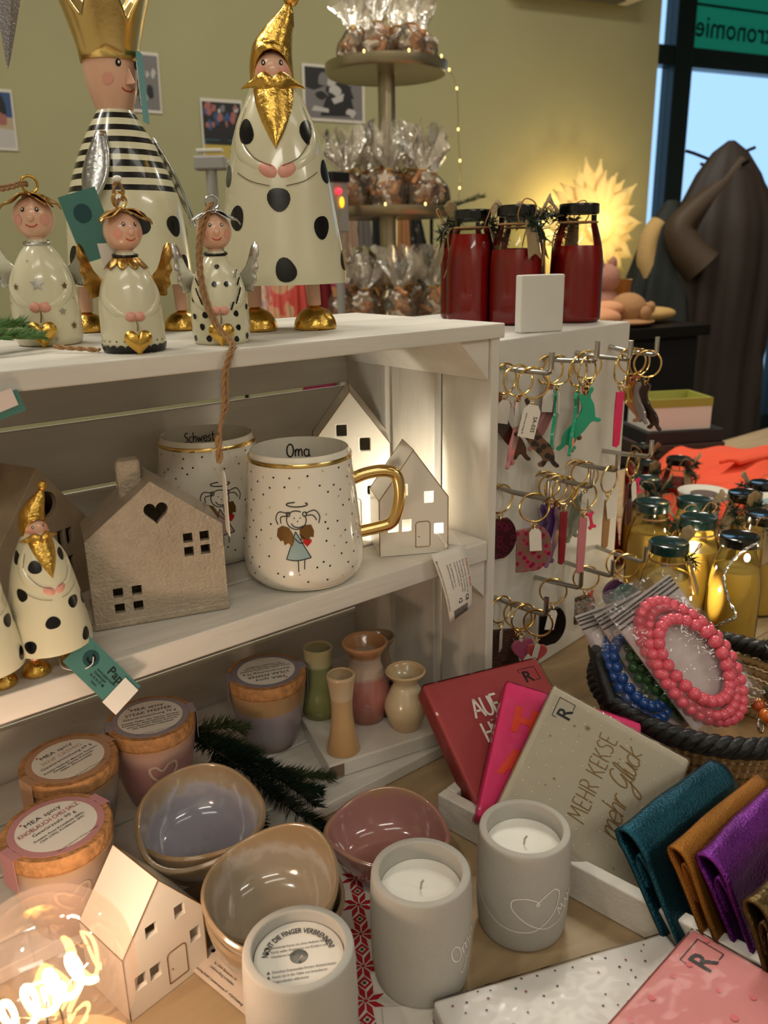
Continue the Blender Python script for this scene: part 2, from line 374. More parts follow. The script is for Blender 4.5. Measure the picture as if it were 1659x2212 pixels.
rbox('wall_right', 6.5, 6.7, -3.5, SG+.1, ZF, ZC, WALLD)
rbox('floor', -3.2, 7.5, -3.7, 6.5, ZF-.1, ZF, FLOORM)
rbox('ceiling', -3.2, 6.7, -3.7, SG+.3, ZC, ZC+.1, CEILM)
# shop window
FRAME = mat('dark_green_frame', (18, 42, 42), .35)
PANE = film_mat('window_pane', (240, 247, 252), .12, .02)
win = bpy.data.objects.new('window_1', None); COL.objects.link(win); struct(win)
def wpart(name, u0, u1, s0, s1, z0, z1, m=FRAME, bevel=.006): return rbox(name, u0, u1, s0, s1, z0, z1, m, False, win, bevel)
wpart('mullion', 3.80, 3.95, SG-.06, SG+.06, ZF, ZC)
wpart('mullion', 5.05, 5.17, SG-.06, SG+.06, ZF, ZC)
wpart('mullion', 2.64, 2.72, SG-.05, SG+.05, ZF, ZC)
wpart('mullion', 6.36, 6.5, SG-.05, SG+.05, ZF, ZC)
for a, b in ((2.72, 3.80), (3.95, 5.05), (5.17, 6.36)):
    wpart('transom', a, b, SG-.055, SG+.055, 1.56, 1.675)
    wpart('bottom_rail', a, b, SG-.05, SG+.05, ZF, ZF+.14)
    wpart('pane', a, b, SG-.004, SG+.004, ZF+.14, 1.56, PANE, 0)
    wpart('pane', a, b, SG-.004, SG+.004, 1.675, ZC, PANE, 0)
# mirrored lettering on the green fascia sign outside the glass
SIGN = mat('self_lit_green_sign', (24, 118, 90), .5, emit=(22, 120, 92), estr=.6)  # emission stands in for daylight behind the panel, which is no lamp
SIGNT = mat('dark_sign_letters', (8, 48, 42), .6)
sg = thing('shop_sign', 'green translucent sign above the shop window with mirrored dark lettering', 'sign')
rbox('panel', 3.93, 6.30, SG+.075, SG+.095, 1.66, 2.30, SIGN, False, sg)
mb = MB(); sS = lambda x, y: rp(4.66+.105-x, SG+.0735, 1.775+y)
put_text(mb, sS, 'stronomie', .182, 0, 0, align='LEFT', bold=.012)
# shift so that the word ends by the mullion
xs = [((Vector(p)).dot(WD)) for p in mb.v]; sh = 4.075-min(xs)
mb.xf(Matrix.Translation(WD*sh)).obj('lettering', SIGNT, sg, 0)
MB().box((5.1, SG+.073, 1.96), (2.3, .002, .016)).xf(ROOM).obj('rule', SIGNT, sg, 0)
sn = MB().box((4.715, SG-.085, 1.625), (.15, .05, .10)).xf(ROOM).obj('door_sensor', mat('white_plastic', (215, 212, 200), .4), None, 0, .008)
tag(sn, 'small white sensor box on the dark green window transom', 'sensor')
# prints on the wall
PRN = [mat('photo_white', (205, 198, 186), .5), mat('photo_black', (26, 25, 28), .4), mat('photo_grey', (112, 108, 108), .4), mat('photo_light', (176, 172, 168), .4),
       mat('photo_yellow', (176, 152, 70), .4), mat('photo_teal', (40, 78, 84), .4), mat('photo_rose', (150, 92, 86), .4), mat('photo_blue', (48, 74, 118), .4), mat('photo_sand', (170, 150, 120), .4)]
def photo(label, u0, u1, z0, z1, rot, shapes, base):
    cu, cz = (u0+u1)/2, (z0+z1)/2; t = thing('photo_print', label, 'photo', rp(cu, SW-.004, cz), 0, 'photos pinned to the olive wall')
    t.rotation_euler = (ROOM.to_3x3() @ Euler((pi/2, 0, 0)).to_matrix() @ Euler((0, 0, rot)).to_matrix()).to_euler()
    w_, h_ = u1-u0, z1-z0
    MB().box((0, 0, 0), (w_, h_, .002)).obj('paper', PRN[0], t, 0)
    m_ = MB(); S = plane_S(Matrix.Identity(4), .0014); m_.flat([(-w_*.46, -h_*.45), (w_*.46, -h_*.45), (w_*.46, h_*.45), (-w_*.46, h_*.45)], z=.0012); m_.obj('picture', PRN[base], t, 0)
    by = {}
    for k, (c, pts) in enumerate(shapes):
        b = by.setdefault(c, MB()); put_poly(b, plane_S(Matrix.Identity(4), .0014+.00004*k), [(x*w_*.46, y*h_*.45) for x, y in pts])
    for c, b in by.items(): b.obj('image', PRN[c], t, 0)
rnd = random.Random(3)
def blob(x, y, r, n=9): return [(max(-1, min(1, x+r*cos(2*pi*k/n)*rnd.uniform(.6, 1.2))), max(-1, min(1, y+r*sin(2*pi*k/n)*rnd.uniform(.6, 1.2)))) for k in range(n)]
photo('black and white photo print on the olive wall left of the tiered stand', .85, 1.117, .962, 1.166, -.01,
      [(1, [(-1, 1), (-.2, 1), (-.3, .3), (-.7, .1), (-1, .2)]), (1, blob(.25, .1, .5, 12)), (1, [(.1, .3), (.5, .35), (.75, -.85), (-.5, -.9), (-.3, -.2)]), (2, blob(-.3, .5, .3)), (3, blob(.05, .15, .22)), (3, blob(-.1, .45, .18)), (2, blob(.85, .2, .3)), (3, [(-.7, -.5), (-.2, -.6), (-.2, -.75), (-.8, -.7)]), (1, blob(-.45, -.1, .2)), (3, blob(.6, -.7, .2)), (3, [(-.1, -.2), (.35, .05), (.3, -.25), (0, -.4)])], 2)
photo('colour photo print of a sports match on the wall behind the bearded figurine', .438, .60, .80, 1.022, -.01,
      [(1, [(-1, -.3), (1, -.3), (1, 1), (-1, 1)])]+[(rnd.choice((2, 3, 5, 6, 7, 6)), blob(rnd.uniform(-.85, .85), rnd.uniform(.1, .9), rnd.uniform(.1, .2))) for _ in range(26)]+[(1, [(-.2, .3), (.1, .4), (.25, 0), (.2, -.5), (-.15, -.5)]), (1, [(-.9, -.35), (.8, -.35), (.8, -.48), (-.9, -.48)]), (4, [(-1, -1), (1, -1), (1, -.5), (-1, -.5)]), (5, blob(.4, -.75, .1))], 5)
photo('colour photo print on the wall cut off at the left picture edge', -.36, -.215, .82, 1.015, -.02,
      [(8, [(-1, -1), (1, -1), (1, .1), (-1, .1)]), (1, blob(.4, .55, .45)), (7, blob(.1, .3, .35)), (6, blob(.5, .0, .3)), (3, [(-.6, -1), (1, -1), (1, -.35), (-.6, -.25)])], 7)
photo('black and white photo print on the wall behind the crowned figurine', .165, .297, .962, 1.163, -.02,
      [(1, blob(rnd.uniform(-.7, .7), rnd.uniform(-.8, .8), .25)) for _ in range(7)]+[(3, blob(rnd.uniform(-.7, .8), rnd.uniform(-.8, .8), .14)) for _ in range(9)], 2)
t = thing('wall_box', 'white box mounted high on the olive wall near the window', 'wall box', rp(2.1, SW-.06, 1.6))
t.rotation_euler = ROOM.to_euler()
MB().box((0, 0, .0), (.66, .115, .2)).obj('housing', WHITEPAINT, t, 0, .012); MB().box((0, -.005, -.103), (.5, .06, .006)).obj('vent', mat('grey_plastic', (90, 88, 84), .5), t, 0)
# ================================================================ tables
TABLEM = mat('beech_table_top', (176, 150, 114), .5, bump=.12, bscale=30, var=.22, vscale=9, stretch=(.5, 5, 3))
tb = thing('display_table', 'light beech display table carrying the crate, candles and napkins', 'table', (.35, -.02, 0))
for k in range(6): MB().box((0, -.55+.2*k-.0, -.02), (2.6, .199, .04)).obj('board', TABLEM, tb, 0, .002)
for sx in (-1, 1):
    for sy in (-1, 1): MB().box((sx*1.2, sy*.45-.05, (ZF-.04)/2), (.07, .07, -ZF-.04)).obj('leg', TABLEM, tb, 0, .004)
tb2 = thing('back_counter', 'dark counter standing behind the display table under the tiered stand', 'counter', (.72, 1.36, 0), -.24)
CNT = mat('dark_counter', (62, 50, 42), .5)
MB().box((0, 0, -.02), (1.0, .62, .04)).obj('counter_top', CNT, tb2, 0, .004); MB().box((0, .02, (ZF-.04)/2), (.92, .54, -ZF-.04)).obj('body', CNT, tb2, 0)
# ================================================================ white crate lying on its side
cr = thing('wooden_crate', 'white-painted wooden crate lying on its side as a two-level shelf', 'crate')
XL = -.66
def plank(x0, x1, y0, y1, z0, z1, m=WHITEWOOD, name='plank'):
    j = lambda: random.uniform(-.0006, .0006)
    b = MB().box((0, 0, 0), (x1-x0+j(), y1-y0+j(), z1-z0+j())); return b.obj(name, m, cr, 0, .0012, loc=((x0+x1)/2+j(), (y0+y1)/2, (z0+z1)/2))
YS = [(0, .0635), (.0735, .137), (.1475, .211)]
for a, b in ((0, .064), (.0675, .137), (.140, .211)): plank(XL, .004, a-.002, b, .3875, .400)
for a, b in ((0, .063), (.0675, .137), (.141, .208)): plank(XL, -.011, a, b, .184, .2037, name='shelf_plank')
for a, b in ((-.004, .020), (.0225, .086), (.0885, .149), (.152, .208)): plank(XL, -.002, a, b, .0005, .0125, name='floor_plank')
for a, b in YS:
    plank(-.0105, -.0005, a, b, .0125, .3875, WHITEWOOD_V, 'end_slat'); plank(XL, XL+.01, a, b, .0125, .3875, WHITEWOOD_V, 'end_slat')
for z0, z1 in ((.003, .0615), (.0655, .130), (.1335, .1985), (.2025, .2625), (.2665, .3245), (.3285, .398)): plank(XL, .001, .211, .220, z0, z1, name='back_plank')
def tri(x, z, sx, sz, s=.034):
    b = MB(); b.prism([(x, z), (x+sx*s, z), (x, z+sz*s)], .003, .205, Matrix(((1, 0, 0, 0), (0, 0, 1, 0), (0, 1, 0, 0), (0, 0, 0, 1)))); b.obj('corner_block', WHITEWOOD, cr, 0, .001)
tri(-.0108, .3872, -1, -1, .036); tri(-.0108, .1838, -1, -1, .038); tri(XL+.0105, .3872, 1, -1, .036)
# ================================================================ white peg board box
a7 = radians(7)
pg = thing('peg_board_box', 'white upright board with rows of steel pegs beside the crate', 'peg board', (.035, .0443, 0), a7)
MB().box((.133, .009, .19), (.266, .018, .377)).obj('front_board', WHITEPAINT, pg, 0, .0015)
MB().box((.133, .145, .3725), (.266, .252, .012)).obj('top_board', WHITEPAINT, pg, 0, .0015)
MB().box((.258, .145, .183), (.014, .252, .365)).obj('side_board', WHITEPAINT, pg, 0, .0015)
PEGS = {}
PX = [.014, .0885, .150, .220]
for r, z in enumerate((.352, .232, .113)):
    for c, x in enumerate(PX):
        L_ = .056+.003*((r+c) % 3); dz = .0035*sin(3.1*r+1.7*c); up = .019
        pts = [(x, .0, z+.002), (x+.001, -.02, z+dz*.5), (x+.002, -L_+.004, z+dz), (x+.002, -L_+.001, z+dz+.0015), (x+.002, -L_, z+dz+.004), (x+.002, -L_, z+dz+up)]
        MB().tube(pts, .0026, 10).obj('peg', STEEL, pg, 40); PEGS[(r, c)] = (Vector(pts[0]), Vector(pts[2]))
cb = MB().box((0, 0, .0285), (.051, .012, .057)).obj('card_block', WHITEPAINT, None, 0, .0015, loc=(.135, .0735, .3787), rot=(0, 0, radians(-17)))
tag(cb, 'small blank white wooden block standing before the red bottles', 'block')
# ================================================================ painted metal figurines
def rprof(prof, z):
    for (r0, z0), (r1, z1) in zip(prof, prof[1:]):
        if min(z0, z1) <= z <= max(z0, z1) and z0 != z1: return r0+(r1-r0)*(z-z0)/(z1-z0)
    return prof[-1][0] if z > prof[-1][1] else prof[0][0]
def surf(prof, e=.0004, sy=1., zofs=0.):
    """print surface on a turned body, x = metres round the front (-Y), y = height"""
    def S(x, y, ee=0.):
        r = max(rprof(prof, y), .002); a = -pi/2+x/r; r += e+ee
        return Vector((r*cos(a), r*sin(a)*sy, y+zofs))
    return S
def dsm(prof, k=4):
    P = smooth_path([(r, 0, z) for r, z in prof], k); return [(max(p.x, 0), p.z) for p in P]
def spot(mb, prof, th, z, rx, ry=None, e=.0004, jit=.12):
    S0 = surf(prof, e); r = rprof(prof, z); put_disc(mb, lambda x, y: S0(x*rprof(prof, y)/r if False else x, y), radians(th)*r, z, rx, ry or rx, 18, 3, jit)
def arm(mb, prof, pts, rad, e=-.45):
    path = []
    for th, z in pts:
        r = rprof(prof, z)+rad*e; a = -pi/2+radians(th); path.append((r*cos(a), r*sin(a), z))
    n = len(smooth_path(path, 5)); mb.tube(smooth_path(path, 5), [rad*(.75+.25*sin(pi*i/(n-1))) for i in range(n)], 10)
def foot(name, parent, x, y, r, h, leg_top, lr, m=GOLD):
    MB().lathe(dsm([(r*.97, 0), (r, h*.12), (r*.9, h*.45), (r*.62, h*.78), (r*.22, h*.97), (lr*.9, h*1.15)], 4)+[(0, h*1.15)], 24, c=(x, y, 0)).lathe([(0, 0.0002), (r*.97, 0)], 24, c=(x, y, 0)).obj(name, m, parent)
    MB().tube([(x, y, h), (x*.97, y, (h+leg_top)/2), (x*.95, y, leg_top)], lr, 12).obj('leg', SKIN, parent)
def eyes(parent, C, r, pts, er):
    bk, wh = MB(), MB()
    for th, ph in pts:
        d = Vector((sin(radians(th))*cos(radians(ph)), -cos(radians(th))*cos(radians(ph)), sin(radians(ph)))); p = Vector(C)+Vector((d.x*r[0], d.y*r[1], d.z*r[2]))
        M_ = frame(p+d*.0003, Vector((0, 0, 1)).cross(d)*-1 if False else d.cross(Vector((0, 0, 1)))*-1, (0, 0, 1))
        z = M_.to_3x3() @ Vector((0, 0, 1)); 
        if z.dot(d) < 0: M_ = frame(p+d*.0003, d.cross(Vector((0, 0, 1))), (0, 0, 1))
        S = plane_S(M_, .0002); put_disc(bk, S, 0, 0, er*.85, er*1.1); put_disc(wh, plane_S(M_, .0005), er*.1, 0, er*.34, er*.5)
    bk.obj('eye', BLACK, parent); wh.obj('eye_shine', WHITEP, parent)
def head_S(C, r, e=.0003):
    return lambda x, y: Vector((C[0]+(r[0]+e)*sin(x/r[0])*cos(y/r[2]), C[1]-(r[1]+e)*cos(x/r[0])*cos(y/r[2]), C[2]+(r[2]+e)*sin(y/r[2])))
def hook_tag(parent, M_, w, h, m, lines=(), sticker=None, emb=None):
    o = MB().prism([(-w/2, -h/2), (w/2, -h/2), (w/2, h/2), (-w/2, h/2)], 0, .0006, M_).obj('tag', m, parent, 0)
    S = plane_S(M_, .0009)
    if emb:
        b = MB(); put_disc(b, S, emb[0], emb[1], emb[2]); b.obj('emblem_disc', mat('dark_teal_print', (24, 66, 70), .6), o)
        b = MB(); put_line(b, plane_S(M_, .0012), _arc(emb[0], emb[1], emb[2]*.45, emb[2]*.45, 200, 480), emb[2]*.25, 1); b.obj('emblem', BLACK, o)
    b = MB()
    for s, size, x, y, rot in lines: put_text(b, S, s, size, x, y, rot, bold=.01)
    if lines: b.obj('print', INK, o, 0)
    if sticker: MB().prism([(-sticker[2]/2+sticker[0], -sticker[3]/2+sticker[1]), (sticker[2]/2+sticker[0], -sticker[3]/2+sticker[1]), (sticker[2]/2+sticker[0], sticker[3]/2+sticker[1]), (-sticker[2]/2+sticker[0], sticker[3]/2+sticker[1])], .0008, .0016, M_).obj('price_sticker', PAPER, o, 0, .0003)
    return o
# ---- bearded figurine (large and small share the build)
def bearded(name, label, loc, yaw, k, spots, group=None, lean=0.):
    t = thing(name, label, 'figurine', loc, yaw, group)
    t.scale = (k, k, k)
    prof = dsm([(.0515, .037), (.0508, .05), (.0467, .0775), (.0412, .112), (.0335, .146), (.0245, .168), (.0185, .180), (.0150, .190)], 5)
    b = MB(); b.lathe(prof, 48); b.lathe([(r-.0012, z) for r, z in prof][::-1], 48); b.lathe([(prof[0][0]-.0012, prof[0][1]), prof[0]], 48); b.obj('body', CREAM, t)
    for s, fx in ((-1, -.0245), (1, .0245)): foot('foot', t, fx, 0, .0178, .019, .06, .0056)
    hc, hr = (0, -.001, .190), (.0152, .0150, .0165)
    MB().ell(hc, hr, 28, 18).obj('head', SKIN, t)
    eyes(t, hc, hr, [(-27, 22), (27, 22)], .0019)
    b = MB(); SS = head_S(hc, hr, .0004)
    for s in (-1, 1): put_disc(b, SS, s*.0095, .001, .004)
    b.obj('cheek', PINKP, t)
    # hat: bent cone open at the face
    sp = smooth_path([(0, .002, .186), (-.001, .003, .2), (.001, .003, .212), (.007, .002, .224), (.012, 0, .233), (.0135, -.001, .2375)], 5)
    rr = [.0168, .0163, .0145, .0105, .0052, .0022]; n = len(sp); vs = []; fs = []; N = 32
    for i, p in enumerate(sp):
        q = i/(n-1)*5; j = min(4, int(q)); r = rr[j]+(rr[j+1]-rr[j])*(q-j)
        for a in range(N):
            th = 2*pi*a/N; fr = max(0, -sin(th))**1.5; lift = (.0200*fr-.010*max(0, 1-fr*1.6))*max(0, 1-i/9)
            vs.append(p+Vector((r*cos(th), r*sin(th)*1.02, lift)))
    for i in range(n-1):
        for a in range(N): a2 = (a+1) % N; fs.append((i*N+a, i*N+a2, (i+1)*N+a2, (i+1)*N+a))
    MB().add(vs, fs).obj('hat', GOLD, t, 60, solid=.0008); MB().ell((.0165, -.001, .2425), .0062, 18, 12).obj('hat_bobble', GOLD, t)
    # beard and moustache
    b = MB()
    def bd(u, v):
        z = .1835-(.1835-.1350)*v; half = (.0165*(1-v**1.7)+.0004)*(1 if v > .1 else .85+1.5*v); x = (u*2-1)*half; r = rprof(prof, z) if z < .186 else .0155
        a = -pi/2+x/max(r, .012); bul = .0042*(1-(u*2-1)**2)*(1-.5*v)+.0004; return Vector(((r+bul)*cos(a), (r+bul)*sin(a), z))
    b.grid(18, 20, bd).obj('beard', GOLD, t, 60)
    b = MB()
    for s in (-1, 1):
        def ms(u, v, s=s):
            x = s*(.0245*u); th = .0088*(1-u**1.6)*(.75+.5*sin(pi*min(1,u*1.6)))+.0003; a = 2*pi*v; z = .1800+.0030*sin(u*pi*.9)-.0015*u; y = -.0165-.0035*(1-u)+.0085*u**2
            return Vector((x, y+cos(a)*th*.6, z+sin(a)*th*.8))
        b.grid(14, 14, ms)
    b.obj('moustache', GOLD, t, 60)
    MB().ell((0, -.0195, .1805), (.0038, .0038, .0036), 14, 10).obj('nose', GOLD if k == 1 else SKIN, t)
    b = MB(); put_line(b, lambda x, y: Vector((x, -.0205-0*y, .1775+y)), [(-.004, .0005), (-.002, -.0008), (.002, -.0008), (.004, .0005)], .0007); b.obj('mouth', REDP, t)
    b = MB()
    for s in (-1, 1): arm(b, prof, [(s*58, .172), (s*66, .152), (s*50, .134), (s*26, .123), (s*10, .1185)], .0085, -.82)
    b.obj('arm', CREAM, t)
    b = MB()
    for s in (-1, 1): arm(b, prof, [(s*20, .1225), (s*10, .1185), (s*1, .1155)], .0068, -.68)
    b.obj('hand', PINKP, t)
    b = MB(); S = surf(prof, .0011)
    for s in (-1, 1):
        put_line(b, S, [(s*.024, .166), (s*.031, .150)], .0006, 1); put_line(b, S, [(s*.0275, .142), (s*.017, .1290), (s*.004, .1225)], .0006)
        put_line(b, S, [(s*.033, .119), (s*.02, .1120), (s*.006, .1085)], .0006)
    b.obj('arm_outline', mat('brown_line', (90, 70, 52), .5), t)
    for th, z, rx, ry in spots: b = MB(); spot(b, prof, th, z, rx, ry); b.obj('black_spot', BLACK, t)
    return t
ZT = .4003
bearded('bearded_figurine', 'large cream bearded metal figurine with black spots and tall gold hat', (-.1581, .0951, ZT), radians(-33), 1.,
        [(-42, .1475, .0078, .0088), (46, .1475, .0078, .0088), (-72, .118, .0075, .0085), (66, .120, .0075, .0085), (0, .099, .0082, .0090), (-46, .0865, .0078, .0088), (43, .079, .0078, .0088), (3, .048, .0083, .0088), (76, .054, .0078, .0085), (-75, .06, .008, .008), (120, .1, .008, .008), (-120, .09, .008, .008), (170, .07, .008, .008)])
ss = [(-30, .150, .0105, .0098), (42, .158, .0080, .009), (-58, .117, .009, .0105), (28, .098, .0105, .0105), (60, .093, .0085, .01), (-13, .080, .0110, .0105), (-48, .052, .010, .0105), (36, .051, .0098, .0105), (75, .08, .009, .01), (-80, .16, .009, .01), (120, .08, .01, .01), (180, .1, .01, .01)]
ss = [(a, z, x*.78, y*.78) for a, z, x, y in ss]
st1 = bearded('bearded_figurine', 'small cream bearded figurine with gold hat and teal tag on the shelf', (-.4005, .0165, .2040), radians(4), .503, ss)
st2 = bearded('bearded_figurine', 'small cream spotted figurine cut off at the left end of the shelf', (-.4455, .010, .2040), radians(20), .503, ss)
# tag of the small one
tgo = thing('hang_tag', 'teal card tag with white price sticker hanging over the shelf edge', 'tag')
hook_tag(tgo, frame((-.3790, -.0085, .2005), (.025, -.0123, -.0408), (.016, .0013, .0042)), .050, .0225, TEALTAG,
         [('Pape', .0085, .009, .0025, 0), ('www.pape-kunst', .0024, .003, -.0005, 0), ('Duisburger', .0024, .0, -.003, 0), ('H A N D M', .0026, .0, -.006, 0), ('kunst', .0022, .0, -.0085, 0)], (.0190, -.002, .013, .021), emb=(-.013, .002, .0055))
b = MB(); b.tube(smooth_path([(-.3985, .0120, .2110), (-.400, .002, .2085), (-.392, -.005, .2065), (-.385, -.0085, .2095), (-.3835, -.0095, .2150)], 6), .00035, 6); b.obj('tag_string', WHITEP, tgo)
# ---- crowned figurine
def king():
    t = thing('crowned_figurine', 'large cream metal king figurine with striped shoulders and gold crown', 'figurine', (-.2471, .1893, ZT), radians(-22.8))
    prof = dsm([(.0500, .038), (.0497, .05), (.0480, .073), (.0455, .098), (.0405, .1157), (.0330, .135), (.0258, .150), (.0168, .1655), (.0132, .1710)], 5)
    m = ramp_mat('striped_enamel', [(0, (216, 210, 180)), (.1085, (216, 210, 180))]+sum([[(.1085+.0090*i, (14, 13, 14)), (.1085+.0090*i+.0043, (216, 210, 180))] for i in range(7)], [])+[(.18, (216, 210, 180))], wob=.0004, wscale=60, const=True, rough=.22, coat=.6)
    b = MB(); b.lathe(prof, 48); b.lathe([(r-.0012, z) for r, z in prof][::-1], 48); b.obj('body', m, t)
    for fx, fy in ((-.040, .010), (.038, -.008)): foot('foot', t, fx, fy, .0165, .016, .06, .0055)
    for th, z, rx in ((12, .0845, .0085), (50, .083, .008), (55, .052, .009), (-10, .052, .0085), (-60, .06, .0085), (100, .08, .008), (140, .06, .008), (-120, .08, .008), (180, .09, .008)): b = MB(); spot(b, prof, th, z, rx); b.obj('black_spot', BLACK, t)
    hp = dsm([(.0130, .168), (.0150, .173), (.0180, .182), (.0200, .192), (.0210, .202), (.0212, .208)], 4); a = radians(40)
    b = MB(); b.lathe(hp, 36); b.lathe([(.0212, .208), (0, .209)], 36); b.xf(Matrix.Rotation(a, 4, 'Z')).obj('head', SKIN, t)
    R_ = Matrix.Rotation(a, 4, 'Z'); S0 = surf(hp, .0004); S = lambda x, y: R_ @ S0(x, y)
    bk, wh, pk, rd = MB(), MB(), MB(), MB()
    for s in (-1, 1):
        put_disc(bk, S, s*.0085, .2010, .0022, .0027); put_disc(wh, lambda x, y: R_ @ S0(x, y, .0003), s*.0085+.0003, .2014, .0008, .0011); put_disc(pk, S, s*.0165, .190, .0042)
    put_line(rd, S, [(-.0058, .1845), (-.003, .1825), (.003, .1825), (.0058, .185)], .0008)
    bk.obj('eye', BLACK, t); wh.obj('eye_shine', WHITEP, t); pk.obj('cheek', PINKP, t); rd.obj('mouth', REDP, t)
    b = MB(); q = [R_ @ Vector(p) for p in ((-.0035, -.0195, .1865), (.0035, -.0195, .1865), (0, -.0200, .2005), (0, -.0275, .1868))]
    b.add(q, [(0, 1, 2), (0, 3, 1), (0, 2, 3), (1, 3, 2)]).obj('nose', SKIN, t, 0, .0008)
    # crown of five tall points
    vs = []; fs = []; N = 80; rows = 6
    for j in range(rows+1):
        for i in range(N):
            th = 2*pi*i/N; ph = ((th+.35)/(2*pi)*5) % 1; pk_ = abs(ph*2-1)**1.1; top = .2310+.034*pk_
            v = j/rows; z = .204+(top-.204)*v; r = .0218+.0165*max(0, (z-.206)/.056)**1.25; vs.append((r*cos(th), r*sin(th), z))
    for j in range(rows):
        for i in range(N): i2 = (i+1) % N; fs.append((j*N+i, j*N+i2, (j+1)*N+i2, (j+1)*N+i))
    MB().add(vs, fs).obj('crown', mat('crown_gold', (236, 204, 132), .26, metal=1, bump=.25, bscale=60), t, 60, solid=.0008)
    # arms hanging like flat silver wings
    for s in (-1, 1):
        c = radians(-25 if s < 0 else 115)
        def wf(u, v, c=c):
            z = .152-.068*v; wv = .0088*sin(pi*min(1, v*1.10+.12))+.0020; th = c-pi/2+(u-.5)*2*wv/.04-.05*v; r = rprof(prof, z)+.0035+.004*(1-(2*u-1)**2)+.008*v*v
            return Vector((r*cos(th), r*sin(th), z))
        MB().grid(8, 16, wf).obj('arm', SILVER, t, 60, solid=.001)
    for s, c in ((-1, -25),):
        MB().ell((.049*cos(radians(c-90)), .049*sin(radians(c-90)), .086), (.005, .0045, .006), 12, 8).obj('hand', SKIN, t)
    # neck tag seen edge on
    M_ = R_ @ frame((.0075, -.0265, .1850), (-.30, -.20, 0), (0, .02, 1))
    hook_tag(t, M_, .016, .050, mat('pale_teal_card', (92, 150, 152), .5), (), (.002, .002, .009, .032))
    return t
king()
